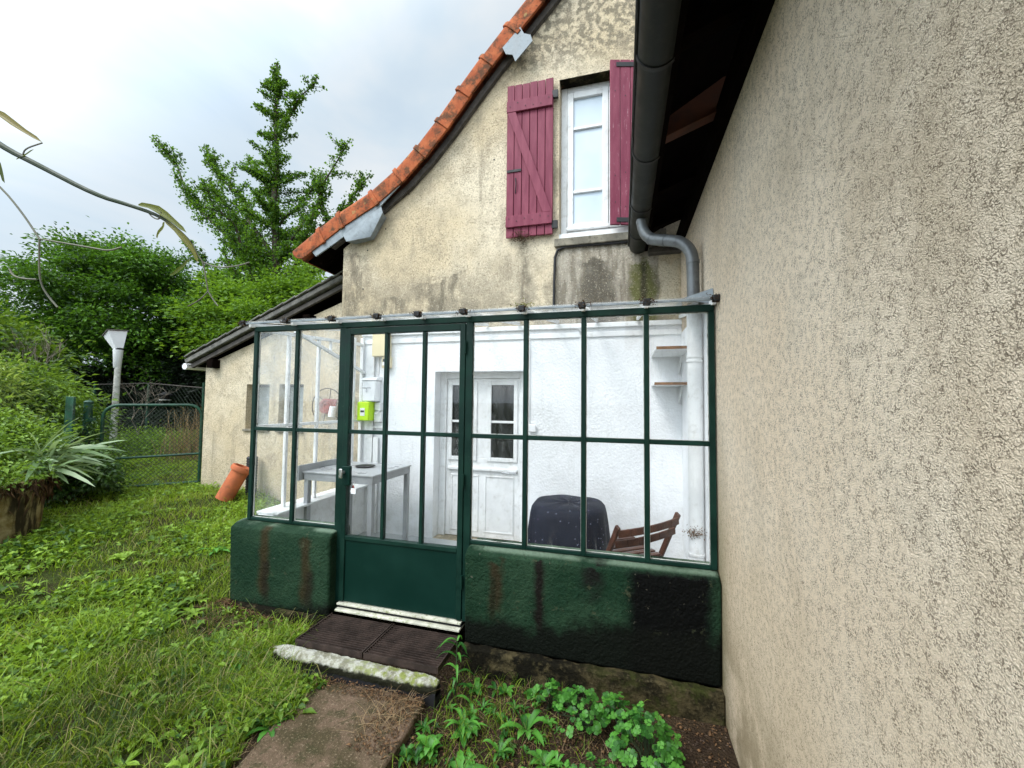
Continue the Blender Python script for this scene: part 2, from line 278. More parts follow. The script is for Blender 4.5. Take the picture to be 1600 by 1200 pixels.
def glassmat(name, dirt, tint=(1, 1, 1), lo=.5, hi=.8, base=.0, refl=1.0, roughness=.02):
    s = N(name); x = s.xyz()
    fa = s.n('ShaderNodeLayerWeight', {0: .5}).outputs['Facing']; fr = s.math('MULTIPLY', s.math('ADD', s.math('MULTIPLY', s.math('POWER', fa, 5.), .9), .02), refl, True)
    tr = s.n('ShaderNodeBsdfTransparent', {0: (*tint, 1)}); gl = s.n('ShaderNodeBsdfGlossy', {0: (1, 1, 1, 1), 'Roughness': roughness})
    m1 = s.n('ShaderNodeMixShader', {0: fr, 1: tr.outputs[0], 2: gl.outputs[0]})
    df = s.n('ShaderNodeBsdfDiffuse', {0: (.62, .64, .63, 1)}); tl = s.n('ShaderNodeBsdfTranslucent', {0: (.62, .64, .63, 1)})
    dd = s.n('ShaderNodeMixShader', {0: .5, 1: df.outputs[0], 2: tl.outputs[0]})
    n1 = s.noise(3.2, 6, .65); n2 = s.noise(9, 6, .7, stretch=(1.6, 1.6, .35)); spk = s.ramp(s.vor(55, out=0), .16, .08)
    f = s.math('ADD', s.math('MULTIPLY', s.ramp(n1, lo, hi), dirt), s.math('MULTIPLY', s.ramp(n2, .55, .75), dirt*.8))
    f = s.math('ADD', s.math('ADD', f, s.math('MULTIPLY', spk, dirt*.5)), base, True)
    m2 = s.n('ShaderNodeMixShader', {0: f, 1: m1.outputs[0], 2: dd.outputs[0]})
    s.t.links.new(m2.outputs[0], s.out.inputs[0]); return s.m
M['glass'] = glassmat('wall_glass', .12, lo=.55, base=.006, refl=1.)
M['glasshead'] = glassmat('smeared_glass', .34, lo=.42, hi=.7, base=.02)
M['glassdirty'] = glassmat('side_glass', .18, base=.05, refl=1.)
M['roofglass'] = glassmat('roof_glass', .30, base=.06, refl=.7)
s = N('dark_window_glass'); M['darkglass'] = s.pbr(s.mix(s.ramp(s.noise(4, 5, stretch=(3, 3, 1)), .4, .65), (.006, .007, .008), (.03, .032, .034)), .08, spec=.5)
s = N('sky_painted_curtained_glass'); M['blueglass'] = s.pbr(s.mix(s.ramp(s.noise(1.3, 3), .35, .65), (.50, .59, .67), (.60, .69, .76)), .12, spec=.5)  # opaque pane; pale blue colour paints reflected sky over a pale curtain
s = N('obscure_glass'); M['greyglass'] = s.pbr(s.mix(s.ramp(s.noise(6, 5), .35, .65), (.30, .33, .33), (.42, .45, .45)), .25, spec=.5)

# ------------------------------------------------------------ mesh helpers
class MB:
    def __init__(s): s.V = []; s.F = []
    def add(s, V, F):
        o = len(s.V); s.V += [tuple(v) for v in V]; s.F += [tuple(i+o for i in f) for f in F]; return s
    def box(s, x0, x1, y0, y1, z0, z1, mat=None):
        V = [(x, y, z) for z in (z0, z1) for y in (y0, y1) for x in (x0, x1)]
        if mat is not None: V = [mat @ Vector(v) for v in V]
        return s.add(V, [(0, 2, 3, 1), (4, 5, 7, 6), (0, 1, 5, 4), (2, 6, 7, 3), (0, 4, 6, 2), (1, 3, 7, 5)])
    def bar(s, a, b, w, h, up=(0, 0, 1)):
        a, b = Vector(a), Vector(b); d = (b-a); L = d.length; d.normalize(); sd_ = d.cross(Vector(up))
        if sd_.length < 1e-4: sd_ = d.cross(Vector((0, 1, 0)))
        sd_.normalize(); u = sd_.cross(d)
        V = [a + d*t*L + sd_*w/2*i + u*h/2*j for t in (0, 1) for j in (-1, 1) for i in (-1, 1)]
        return s.add(V, [(0, 1, 3, 2), (4, 6, 7, 5), (0, 4, 5, 1), (2, 3, 7, 6), (0, 2, 6, 4), (1, 5, 7, 3)])
    def tube(s, pts, r, n=8, cap=True):
        pts = [Vector(p) for p in pts]; rs = r if isinstance(r, (list, tuple)) else [r]*len(pts)
        V = []; F = []; prev = None
        for i, p in enumerate(pts):
            t = (pts[min(i+1, len(pts)-1)] - pts[max(i-1, 0)]).normalized()
            if prev is None:
                a = Vector((0, 0, 1)) if abs(t.z) < .9 else Vector((1, 0, 0)); prev = t.cross(a).normalized()
            prev = (prev - t*prev.dot(t)).normalized(); b = t.cross(prev)
            for k in range(n):
                an = 2*math.pi*k/n; V.append(p + (prev*math.cos(an) + b*math.sin(an))*rs[i])
        for i in range(len(pts)-1):
            for k in range(n): F.append((i*n+k, i*n+(k+1) % n, (i+1)*n+(k+1) % n, (i+1)*n+k))
        if cap: F.append(tuple(range(n))[::-1]); F.append(tuple((len(pts)-1)*n+k for k in range(n)))
        return s.add(V, F)
    def prism(s, poly, a, b, ax='y'):
        f = {'y': lambda p, t: (p[0], t, p[1]), 'x': lambda p, t: (t, p[0], p[1]), 'z': lambda p, t: (p[0], p[1], t)}[ax]
        n = len(poly); V = [f(p, a) for p in poly] + [f(p, b) for p in poly]
        return s.add(V, [tuple(range(n)), tuple(range(2*n-1, n-1, -1))] + [(i, n+i, n+(i+1) % n, (i+1) % n) for i in range(n)])
    def lathe(s, prof, mat=None, n=20):
        V = []; F = []
        for r_, z in prof:
            for k in range(n): V.append(Vector((r_*math.cos(2*math.pi*k/n), r_*math.sin(2*math.pi*k/n), z)))
        if mat is not None: V = [mat @ v for v in V]
        for i in range(len(prof)-1):
            for k in range(n): F.append((i*n+k, i*n+(k+1) % n, (i+1)*n+(k+1) % n, (i+1)*n+k))
        return s.add(V, F)
    def build(s, name, mat, parent=None, bevel=0, smooth=True, seg=2, sub=0):
        me = bpy.data.meshes.new(name); me.from_pydata(s.V, [], s.F); me.materials.append(M[mat] if isinstance(mat, str) else mat)
        import bmesh
        bm = bmesh.new(); bm.from_mesh(me); bmesh.ops.recalc_face_normals(bm, faces=bm.faces); bm.to_mesh(me); bm.free()
        o = bpy.data.objects.new(name, me); C.objects.link(o)
        if smooth: me.shade_smooth(); me.set_sharp_from_angle(angle=R(38))
        if bevel:
            m = o.modifiers.new('bevel', 'BEVEL'); m.width = bevel; m.segments = seg; m.limit_method = 'ANGLE'; m.angle_limit = R(50)
        if parent is not None: put(o, parent)
        return o
def world_inv(p):
    m = p.matrix_basis.copy() if p.parent is None else (p.parent.matrix_basis @ p.matrix_parent_inverse @ p.matrix_basis)
    return m.inverted()
def put(o, p): o.parent = p; o.matrix_parent_inverse = world_inv(p)
def tag(o, label=None, cat=None, group=None, kind=None):
    if label: o['label'] = label
    if cat: o['category'] = cat
    if group: o['group'] = group
    if kind: o['kind'] = kind
    return o
def thing(name, label, cat, loc, group=None):
    o = bpy.data.objects.new(name, None); C.objects.link(o); o.location = loc; o.empty_display_size = .2
    return tag(o, label, cat, group)
def BX(name, mat, p, *b, bevel=0): return MB().box(*b).build(name, mat, p, bevel)
def copy_thing(o, loc):
    kids = {}
    r = o.copy(); C.objects.link(r); r.location = loc
    for ch in o.children:
        c_ = ch.copy(); C.objects.link(c_); c_.parent = r
        for g_ in ch.children:
            d_ = g_.copy(); C.objects.link(d_); d_.parent = c_
    return r
def mesh_np(name, V, F, mat, parent=None, var=None, smooth=False):
    """V (n,3); F list of (m,k) int arrays; var (n,) shade attribute"""
    me = bpy.data.meshes.new(name); V = np.asarray(V, np.float32)
    me.vertices.add(len(V)); me.vertices.foreach_set('co', V.ravel())
    nl = sum(f.size for f in F); npol = sum(len(f) for f in F)
    me.loops.add(nl); me.loops.foreach_set('vertex_index', np.concatenate([f.ravel() for f in F]).astype(np.int32))
    st = []; o_ = 0
    for f in F: st.append(o_ + np.arange(len(f))*f.shape[1]); o_ += f.size
    me.polygons.add(npol); me.polygons.foreach_set('loop_start', np.concatenate(st).astype(np.int32))
    me.update(calc_edges=True); me.validate()
    if smooth: me.shade_smooth()
    if var is not None:
        a = me.attributes.new('var', 'FLOAT', 'POINT'); a.data.foreach_set('value', np.asarray(var, np.float32))
    me.materials.append(M[mat]); o = bpy.data.objects.new(name, me); C.objects.link(o)
    if parent is not None: put(o, parent)
    return o
def nrm(a): return a/np.maximum(np.linalg.norm(a, axis=1, keepdims=True), 1e-9)
def leaf_arrays(P, D, size, wid=.5, fold=.18, droop=.0, up=None):
    n = len(P); D = nrm(D); U = rng.normal(size=(n, 3))*.6 + np.array([0, 0, 1.]) if up is None else up
    S = nrm(np.cross(D, U)); Nn = nrm(np.cross(S, D)); s_ = np.asarray(size).reshape(-1, 1)*np.ones((n, 1))
    V = np.stack([P, P + D*s_*.42 - S*s_*wid/2 + Nn*s_*fold, P + D*s_ - np.array([0, 0, 1])*s_*droop, P + D*s_*.42 + S*s_*wid/2 + Nn*s_*fold, P + D*s_*.45], 1).reshape(-1, 3)
    i = np.arange(n)*5
    F = np.concatenate([np.stack([i, i+1, i+4], 1), np.stack([i+1, i+2, i+4], 1), np.stack([i, i+4, i+3], 1), np.stack([i+4, i+2, i+3], 1)])
    return V, F
def leaves(name, P, D, size, mat, parent, var, **kw):
    V, F = leaf_arrays(P, D, size, **kw)
    return mesh_np(name, V, [F], mat, parent, np.repeat(var, 5))
def blades(name, P, H, lean, W, mat, parent, var, az=None):
    n = len(P); a = rng.uniform(0, 6.283, n) if az is None else az
    d = np.stack([np.cos(a), np.sin(a), 0*a], 1); s_ = np.stack([-np.sin(a), np.cos(a), 0*a], 1)
    fa = rng.uniform(0, 3.14, n); s_ = s_*np.cos(fa)[:, None] + d*np.sin(fa)[:, None]
    H = H[:, None]; L = lean[:, None]; W = W[:, None]; z = np.array([0, 0, 1.])
    p1 = P + z*H*.5 + d*L*.22; p2 = P + z*H*.88 + d*L*.62; p3 = P + z*H*(1-.15*np.minimum(L/np.maximum(H, .01), 1.5)) + d*L
    V = np.stack([P-s_*W/2, P+s_*W/2, p1-s_*W*.45, p1+s_*W*.45, p2-s_*W*.3, p2+s_*W*.3, p3], 1).reshape(-1, 3)
    i = np.arange(n)*7
    Q = np.concatenate([np.stack([i, i+1, i+3, i+2], 1), np.stack([i+2, i+3, i+5, i+4], 1)]); T = np.stack([i+4, i+5, i+6], 1)
    return mesh_np(name, V, [Q, T], mat, parent, np.repeat(var, 7))
def fib_dirs(n): return nrm(rng.normal(size=(n, 3)))
def crown(name, clusters, per, lsize, mat, parent, flat=.45, rad=.45, varb=(0, 1), wid=.6):
    """clusters (k,3) sprays of leaves, each a flattened tuft with its own shade"""
    k = len(clusters); Cc = np.repeat(clusters, per, 0); n = k*per
    r_ = rng.normal(size=(n, 3))*np.array([rad, rad, rad*flat])*np.repeat(rng.uniform(.6, 1.3, k), per)[:, None]
    P = Cc + r_; D = r_ + rng.normal(size=(n, 3))*rad*.5 + np.array([0, 0, -.05])
    v = np.clip(np.repeat(rng.uniform(varb[0], varb[1], k), per) + rng.normal(size=n)*.18, 0, 1)
    return leaves(name, P, D, rng.uniform(.6, 1.25, n)*lsize, mat, parent, v, wid=wid)
def skeleton_branch(mb_, a, b, r0_, r1_, n=6, wob=.06):
    a, b = Vector(a), Vector(b); L = (b-a).length
    pts_ = [a.lerp(b, i/(n-1)) + Vector((random.uniform(-1, 1), random.uniform(-1, 1), random.uniform(-1, 1)))*wob*L*math.sin(math.pi*i/(n-1)) for i in range(n)]
    mb_.tube(pts_, [r0_+(r1_-r0_)*i/(n-1) for i in range(n)], 6); return pts_
def along(pts_, t):
    f = t*(len(pts_)-1); i = min(int(f), len(pts_)-2); return pts_[i].lerp(pts_[i+1], f-i)

def sm(t): t = np.clip(t, 0, 1); return t*t*(3-2*t)
def hgt(x, y):
    x = np.asarray(x, float); y = np.asarray(y, float)
    z = -1.66 + .41*sm((-x-1.8)/3.7)
    z = z - .05*sm((x+1.05)/.08)
    bump = .02*np.sin(x*3.1+y*1.7)*np.sin(y*2.9-x) + .012*np.sin(7*x+3)*np.sin(6*y)
    return z + bump*sm((-x-1.9)/1.)

# ------------------------------------------------------------ ground, slab
gx = np.concatenate([-np.geomspace(900, 12, 24), np.arange(-11.8, 3, .12), np.geomspace(3.2, 900, 24)])
gy = np.concatenate([-np.geomspace(900, 3, 24), np.arange(-2.8, 9, .12), np.geomspace(9.3, 900, 24)])
X, Y = np.meshgrid(gx, gy); Vg = np.stack([X.ravel(), Y.ravel(), hgt(X, Y).ravel()], 1)
nx = len(gx); ii = (np.arange(len(gy)-1)[:, None]*nx + np.arange(nx-1)[None]).ravel()
g = mesh_np('ground', Vg, [np.stack([ii, ii+1, ii+nx+1, ii+nx], 1)], 'ground', smooth=True); tag(g, 'uneven garden ground of soil and moss under the grass', kind='structure')
pts = [(-1.73, 1.97), (-1.60, 2.085), (-1.3, 2.10), (-1.05, 2.095), (-1.035, 1.9), (-1.03, 1.5), (-1.03, .9), (-1.68, .9), (-1.69, 1.3), (-1.67, 1.5), (-1.71, 1.75)]
o = MB().prism(pts, -1.74, -1.635, 'z').build('path', 'slab', None, .012); tag(o, 'worn brown stone slab laid in front of the step', kind='structure')

# ------------------------------------------------------------ house
house = thing('house', 'old cream rendered house with orange verge tiles, magenta shutters and white paint below', 'house', (-3.18, 4, -1.6))
HY = 4.0
# roof verge polyline (underside of tiles), left eave to ridge and beyond
TOP = [(-3.82, 1.80), (-3.45, 2.03), (-3.18, 2.19), (-2.757, 2.39), (-2.45, 2.60), (-2.2, 2.83), (-1.95, 3.10), (-1.70, 3.40), (-1.44, 3.70), (-1.17, 3.99), (-.9, 4.27)]
while TOP[-1][0] < 1.1: TOP.append((TOP[-1][0]+.27, TOP[-1][1]+.29))
RX, RZ = TOP[-1]
def inset(poly, d):
    out = []
    for i, p in enumerate(poly):
        a = poly[max(0, i-1)]; b = poly[min(len(poly)-1, i+1)]; t = Vector((b[0]-a[0], b[1]-a[1])).normalized(); out.append((p[0]+t.y*d, p[1]-t.x*d))
    return out
U = inset(TOP, .26)
wallline = [(-3.18, U[1][1]+.0)] + [p for p in U if p[0] > -3.05]
wl_ = [(-3.18, 1.80)] + [p for p in U if p[0] > -2.95]
ridge = wl_[-1]
# front wall as strips round the openings: window x -.62..+.36 z 1.70..3.34 ; door x -1.965..-.962 z -1.45...334
def wall_top(x):
    pts_ = wl_
    if x >= ridge[0]: return ridge[1] - (x-ridge[0])*1.07
    for (a, za), (b, zb) in zip(pts_, pts_[1:]):
        if a <= x <= b: return za + (zb-za)*(x-a)/(b-a)
    return pts_[0][1]
def wall_face(x0, x1, z0, z1=None):
    xs = sorted({x0, x1} | {p[0] for p in wl_ if x0 < p[0] < x1} | ({ridge[0]} if x0 < ridge[0] < x1 else set()))
    top = [(x, wall_top(x) if z1 is None else z1) for x in xs]
    return [(x0, z0), (x1, z0)] + top[::-1]
mb = MB()
ZB, ZW = -1.75, .80
TH = .35
mb.prism(wall_face(-3.18, -1.965, ZB, ZW), HY, HY+TH); mb.prism(wall_face(-.962, 5.4, ZB, ZW), HY, HY+TH); mb.prism(wall_face(-1.965, -.962, .334, ZW), HY, HY+TH)
mb.prism(wall_face(-1.965, -.962, ZB, -1.45), HY, HY+TH)
mb.prism(wall_face(-3.18, -.62, ZW), HY, HY+TH); mb.prism(wall_face(.36, 5.4, ZW), HY, HY+TH)
mb.prism(wall_face(-.62, .36, ZW, 1.66), HY, HY+TH); mb.prism(wall_face(-.62, .36, 3.34), HY, HY+TH)
mb.box(-3.18, -2.85, HY+TH, 10, ZB, 1.80)
mb.box(-3.18, 5.4, 9.7, 10, ZB, 1.9)
hw = mb.build('wall', 'cream', house)
# white painted stucco face inside the glasshouse, 4 mm proud, with the door opening cut
mb = MB()
for a in ((-2.88, -1.965, -1.45, .792), (-.962, .53, -1.45, .792), (-1.965, -.962, .334, .792)): mb.box(a[0], a[1], HY-.004, HY-.0005, a[2], a[3])
mb.box(-1.9655, -1.961, HY-.004, HY+.15, -1.45, .33); mb.box(-.966, -.9615, HY-.004, HY+.15, -1.45, .33); mb.box(-1.961, -.966, HY-.004, HY+.15, .328, .3345)
tag(mb.build('painted_plaster', 'stucco', house), 'white painted plaster inside the glasshouse')
BX('ledger_board', 'whitepaint', house, -2.88, .53, HY-.035, HY-.004, .74, .785, bevel=.004)
BX('ceiling_strip', 'whitepaint', house, -2.88, .53, HY-.02, HY-.004, .65, .70, bevel=.004)
# roof
roof = MB()
sl_ = [(p[0], p[1]-.03) for p in TOP]; lo_ = inset(sl_, .07)
full = sl_ + [(RX+3.6, RZ-3.9)] + [(RX+3.55, RZ-3.99)] + [(RX, RZ-.16)] + lo_[:-1][::-1]
roof.prism(full, HY+.02, 10.2)
ro = roof.build('roof', 'terra', house)
for k in range(5):   # rafter tails and dark soffit boards seen under the left eave
    MB().bar((-3.62, HY+.25+k*.6, 1.78), (-2.9, HY+.25+k*.6, 2.16), .08, .12).build('rafter', 'shadewood', ro)
MB().prism([(-3.70, 1.70), (-3.2, 2.0), (-2.9, 2.16), (-2.9, 2.14), (-3.2, 1.97), (-3.69, 1.68)], HY+.02, 9).build('soffit', 'shadewood', ro)
MB().prism([(-3.68, 1.71), (-3.2, 1.99), (-3.18, 1.80), (-3.18, 1.30), (-3.24, 1.5)], HY+.3, HY+.34).build('eave_bracket', 'shadewood', ro)
# barge board
bb_t = inset(TOP, .20); bb_b = inset(TOP, .265)
MB().prism([p for p in bb_t if p[0] > -3.5] + [p for p in bb_b if p[0] > -3.5][::-1], HY-.05, HY+.02).build('barge_board', 'oldwood', ro, .004)
# verge tiles
tiles = list(zip(TOP, TOP[1:]))
rr = random.Random(3)
for k, (a, b) in enumerate(tiles):
    a3 = Vector((a[0], 0, a[1])); b3 = Vector((b[0], 0, b[1])); d = (b3-a3).normalized(); nn = Vector((-d.z, 0, d.x))
    L = (b3-a3).length; jt = rr.uniform(-.006, .006)
    def sect(t, grow=0., drop=.205):
        c0 = a3 + d*t; ys = HY-.135-grow
        prof = [(ys, -drop-grow), (ys, -.055), (ys+.018, -.02+grow*.5), (ys+.05, .012+grow), (ys+.11, .02+grow), (HY+.10, .0+grow), (HY+.10, -.05), (ys+.07, -.05), (ys+.03, -drop-grow)]
        return [tuple(c0 + nn*(h+jt) + Vector((0, y_, 0))) for y_, h in prof]
    m_ = MB()
    rings = [sect(-.015 if k else .10, 0), sect(L*.98, 0)]
    if k == 0: rings = [sect(.0, -.0, .10), sect(.03, 0, .15), sect(.08, 0, .195), sect(L, 0)]
    n_ = len(rings[0]); V = [v for r_ in rings for v in r_]
    F = [(i*n_+j, i*n_+(j+1) % n_, (i+1)*n_+(j+1) % n_, (i+1)*n_+j) for i in range(len(rings)-1) for j in range(n_)]
    F += [tuple(range(n_)), tuple(range(len(V)-n_, len(V)))]
    m_.add(V, F)
    for t0, t1 in ((-.04, .012),) if k else ():
        r2 = [sect(t0, .014), sect(t1, .014)]; V = r2[0]+r2[1]
        F = [(j, (j+1) % n_, n_+(j+1) % n_, n_+j) for j in range(n_)] + [tuple(range(n_)), tuple(range(n_, 2*n_))]; m_.add(V, F)
    m_.build('verge_tile', 'terra', ro, .005)
# zinc pieces under the verge
MB().prism([(-3.56, 1.795), (-3.47, 1.69), (-3.2, 1.83), (-2.95, 1.97), (-2.62, 2.19), (-2.36, 2.42), (-2.6, 2.31), (-2.9, 2.13), (-3.2, 1.97)], HY-.12, HY-.105).build('zinc_strip', 'zinc', ro, .002)
MB().add([(-3.09, HY-.13, 1.90), (-3.03, HY-.15, 1.815), (-2.58, HY-.13, 2.11), (-2.61, HY-.12, 2.19), (-2.75, HY-.10, 1.86), (-2.76, HY-.02, 1.86), (-3.0, HY-.02, 1.83), (-2.60, HY-.02, 2.10)],
         [(0, 1, 2, 3), (1, 4, 2), (1, 6, 5, 4), (4, 5, 7, 2)]).build('zinc_flashing', 'zinc', ro)
pr = [(-1.20, 3.70), (-1.16, 3.62), (-1.09, 3.60), (-1.06, 3.52), (-.88, 3.70), (-.90, 3.77), (-.97, 3.80), (-1.01, 3.88)]
MB().prism(pr, HY-.14, HY-.13).build('zinc_patch', 'zinc', ro)
# window
win = MB()
fy0, fy1 = HY+.13, HY+.18
win.box(-.62, -.555, fy0, fy1, 1.72, 3.34).box(.295, .36, fy0, fy1, 1.72, 3.34).box(-.555, .295, fy0, fy1, 3.275, 3.34).box(-.555, .295, fy0, fy1, 1.72, 1.785)
wf = win.build('window', 'whitepaint', house, .006)
for x0, x1 in ((-.553, -.132), (-.128, .293)):
    m_ = MB(); y0, y1 = HY+.115, HY+.165
    m_.box(x0, x0+.062, y0, y1, 1.79, 3.27).box(x1-.062, x1, y0, y1, 1.79, 3.27).box(x0+.062, x1-.062, y0, y1, 3.205, 3.27).box(x0+.062, x1-.062, y0, y1, 1.79, 1.86)
    m_.box(x0+.062, x1-.062, y0+.008, y1, 2.865, 2.895).box(x0+.062, x1-.062, y0+.008, y1, 2.185, 2.215)
    m_.build('casement', 'whitepaint', wf, .005)
    BX('pane', 'blueglass', wf, x0+.06, x1-.06, HY+.145, HY+.15, 1.85, 3.21)
BX('window_sill', 'whitepaint', wf, -.62, .36, HY+.0, HY+.13, 1.66, 1.715, bevel=.006)
BX('weather_bar', 'whitepaint', wf, -.56, .3, HY+.085, HY+.115, 1.785, 1.815, bevel=.006)
BX('stone_sill', 'lightconc', house, -.66, .40, HY-.045, HY+.02, 1.575, 1.655, bevel=.008)
BX('backdrop_room', 'blackhole', house, -.62, .36, HY+.2, HY+.22, 1.66, 3.34)
BX('lintel', 'concrete', house, -.62, .36, HY+.003, HY+.34, 3.335, 3.345)
# shutters
def shutter(xh, yh, ang, mirror, label, inside):
    """hinge at (xh, yh); leaf runs along local +x*mirror, rotated ang about z"""
    Mx = Matrix.Translation((xh, yh, 0)) @ Matrix.Rotation(ang, 4, 'Z')
    W = .492; z0, z1 = 1.705, 3.335; m_ = MB(); nb = 6 if inside else 5
    for k in range(nb):
        a = mirror*(W*k/nb+.002); b = mirror*(W*(k+1)/nb-.003)
        m_.box(min(a, b), max(a, b), -.027, 0, z0+rr.uniform(-.004, .004), z1+rr.uniform(-.004, .004), Mx)
    sh = m_.build('shutter', 'shutter', house, .004); sh['label'] = label
    if inside:
        for zc in (1.865, 3.09):
            MB().box(min(0, mirror*W)+.004, max(0, mirror*W)-.004, -.052, -.0275, zc-.06, zc+.06, Mx).build('batten', 'shutter', sh, .004)
        a = Mx @ Vector((mirror*.045, -.040, 1.93)); b = Mx @ Vector((mirror*(W-.05), -.040, 3.03))
        MB().bar(a, b, .022, .085, (0, -1, 0)).build('brace', 'shutter', sh, .004) if False else \
        MB().add([tuple(Mx @ Vector(v)) for v in [(mirror*u_, y_, z_) for y_ in (-.050, -.0275) for u_, z_ in ((.005, 1.926), (.10, 1.926), (W-.012, 3.028), (W-.10, 3.028))]],
                 [(0, 1, 2, 3), (4, 5, 6, 7), (0, 1, 5, 4), (1, 2, 6, 5), (2, 3, 7, 6), (3, 0, 4, 7)]).build('brace', 'shutter', sh, .003)
        MB().box(min(mirror*(W-.16), mirror*(W-.01)), max(mirror*(W-.16), mirror*(W-.01)), -.036, -.0275, 2.395, 2.42, Mx).build('latch', 'iron', sh)
        pts_ = [Mx @ Vector((mirror*(W-.10)+.012*math.sin(t*math.pi), -.03-.02*math.sin(t*math.pi), 2.33-.16*t)) for t in [i/8 for i in range(9)]]
        MB().tube(pts_, .005, 6).build('handle', 'iron', sh)
        for zc in (1.80, 3.16):
            MB().box(-.03 if mirror < 0 else -.0, .03, -.03, .0, zc-.04, zc+.04, Matrix.Translation((xh+.02, yh, 0))).build('hinge', 'iron', sh, .003)
    else:
        for zc in (1.75, 3.285):
            MB().box(min(0, mirror*(W-.06)), max(0, mirror*(W-.06)), -.034, -.0275, zc-.022, zc+.022, Mx).build('strap_hinge', 'iron', sh, .002)
    for zc in ((1.865, 3.09) if inside else (1.9, 2.2, 3.0)):
        for k in range(nb):
            c_ = Mx @ Vector((mirror*W*(k+.5)/nb, -.055 if inside else -.029, zc+rr.uniform(-.03, .03))); MB().tube([c_, c_+Vector((0, -.003, 0))], .005, 6).build('nail', 'iron', sh)
shutter(-.675, HY-.03, 0, -1, 'shutter folded open flat on the wall, showing its Z brace', True)
shutter(.36, HY+.02, R(14.5), -1, 'shutter with flaking paint half closed over the window', False)
# moss tuft at the foot of the open shutter
P = np.array([-.99, HY-.07, 1.70]) + rng.normal(size=(160, 3))*np.array([.05, .02, .03])
tag(leaves('moss_tuft', P, rng.normal(size=(160, 3)), .022, 'litter', house, rng.uniform(0, .3, 160)), kind='stuff')
# black cable along the wall
pts_ = [(-.665, HY-.02, .82), (-.662, HY-.02, 1.2), (-.655, HY-.02, 1.47), (-.63, HY-.02, 1.545), (-.55, HY-.02, 1.572), (-.2, HY-.02, 1.565), (.1, HY-.02, 1.563), (.5, HY-.02, 1.56)]
MB().tube(pts_, .013, 8).build('cable', 'iron', house)
# four nail holes and anchor dots in the render
for x_, z_ in ((-2.33, 2.35), (-2.05, 2.62), (-1.75, 3.03), (-1.44, 3.42), (-2.62, 1.98), (-2.85, 1.75), (-1.32, 2.6), (-2.9, 1.3)): MB().tube([(x_, HY-.002, z_), (x_, HY-.006, z_)], .008, 8).build('wall_anchor', 'iron', house)
# inner door
dy = HY+.15
door = MB()
door.box(-1.961, -1.885, dy-.02, dy+.05, -1.45, .328).box(-1.042, -.966, dy-.02, dy+.05, -1.45, .328).box(-1.885, -1.042, dy-.02, dy+.05, .262, .328)
dn = door.build('door', 'whitepaint', house, .005); dn['label'] = 'white panelled inner door with two dark glazed lights'
leafd = MB(); zs = (-.60, .20)
leafd.box(-1.883, -1.83, dy, dy+.045, -1.445, .258).box(-1.10, -1.044, dy, dy+.045, -1.445, .258).box(-1.555, -1.375, dy, dy+.045, -.60, .20)
leafd.box(-1.83, -1.10, dy, dy+.045, .20, .258).box(-1.83, -1.10, dy, dy+.045, -1.445, -.60)
leafd.build('door_leaf', 'whitepaint', dn, .004)
for x0, x1 in ((-1.83, -1.555), (-1.375, -1.10)):
    MB().box(x0-.03, x0+.012, dy-.016, dy, -.63, .23).box(x1-.012, x1+.03, dy-.016, dy, -.63, .23).box(x0+.012, x1-.012, dy-.016, dy, .188, .23).box(x0+.012, x1-.012, dy-.016, dy, -.63, -.588).box(x0, x1, dy-.008, dy+.02, -.22, -.195).build('light_frame', 'whitepaint', dn, .004)
    BX('pane', 'darkglass', dn, x0, x1, dy+.022, dy+.028, -.60, .20)
BX('dado_ledge', 'whitepaint', dn, -1.86, -1.07, dy-.03, dy, -.735, -.70, bevel=.008)
for x0, x1 in ((-1.82, -1.50), (-1.43, -1.11)):
    MB().box(x0, x1, dy-.008, dy, -.80, -.785).box(x0, x1, dy-.008, dy, -1.385, -1.37).box(x0, x0+.015, dy-.008, dy, -1.37, -.80).box(x1-.015, x1, dy-.008, dy, -1.37, -.80).build('panel_moulding', 'whitepaint', dn, .003)
MB().tube([(-1.075, dy-.0, -.73), (-1.075, dy-.06, -.73), (-1.15, dy-.065, -.735), (-1.22, dy-.06, -.73)], .009, 8).build('handle', 'silver', dn)
# right inner wall paint (on the neighbour's wall) comes with the neighbour

# ------------------------------------------------------------ neighbour building on the right
nb = thing('building', 'building with rough pebbly beige wall and black gutter rising on the right', 'building', (.53, 4, -1.7))
m_ = MB(); m_.box(.53, .85, -6, 3.998, -1.9, 1.62)
bw = m_.build('wall', 'rough', nb)
BX('painted_wall_strip', 'stucco', nb, .526, .5295, 2.68, 3.995, -1.45, .66)
m_ = MB(); m_.box(.85, 7, -6, -5.7, -1.9, 1.7); m_.build('end_wall', 'rough', nb)
nroof = MB(); nroof.prism([(.12, 1.62), (6, 5.2), (6, 5.1), (.18, 1.55)], -6.2, 3.99); nr = nroof.build('roof', 'shadewood', nb)
MB().prism([(.10, 1.66), (6, 5.26), (6, 5.205), (.121, 1.622)], -6.2, 3.985).build('roof_covering', 'greytile', nr)
for k in range(14):
    y_ = 3.55-k*.62
    MB().prism([(.20, 1.47), (.20, 1.57), (.52, 1.765), (.56, 1.765), (.56, 1.60)], y_, y_+.075).build('rafter', 'redwood' if k in (2, 4) else 'shadewood', nr, .004)
BX('fascia', 'shadewood', nr, .20, .235, -6.1, 3.99, 1.46, 1.58)
BX('wall_plate', 'shadewood', nr, .49, .529, -6, 3.995, 1.445, 1.60)
MB().box(.24, .53, 3.90, 3.994, 1.41, 1.46).build('end_board', 'oldwood', nr, .004)
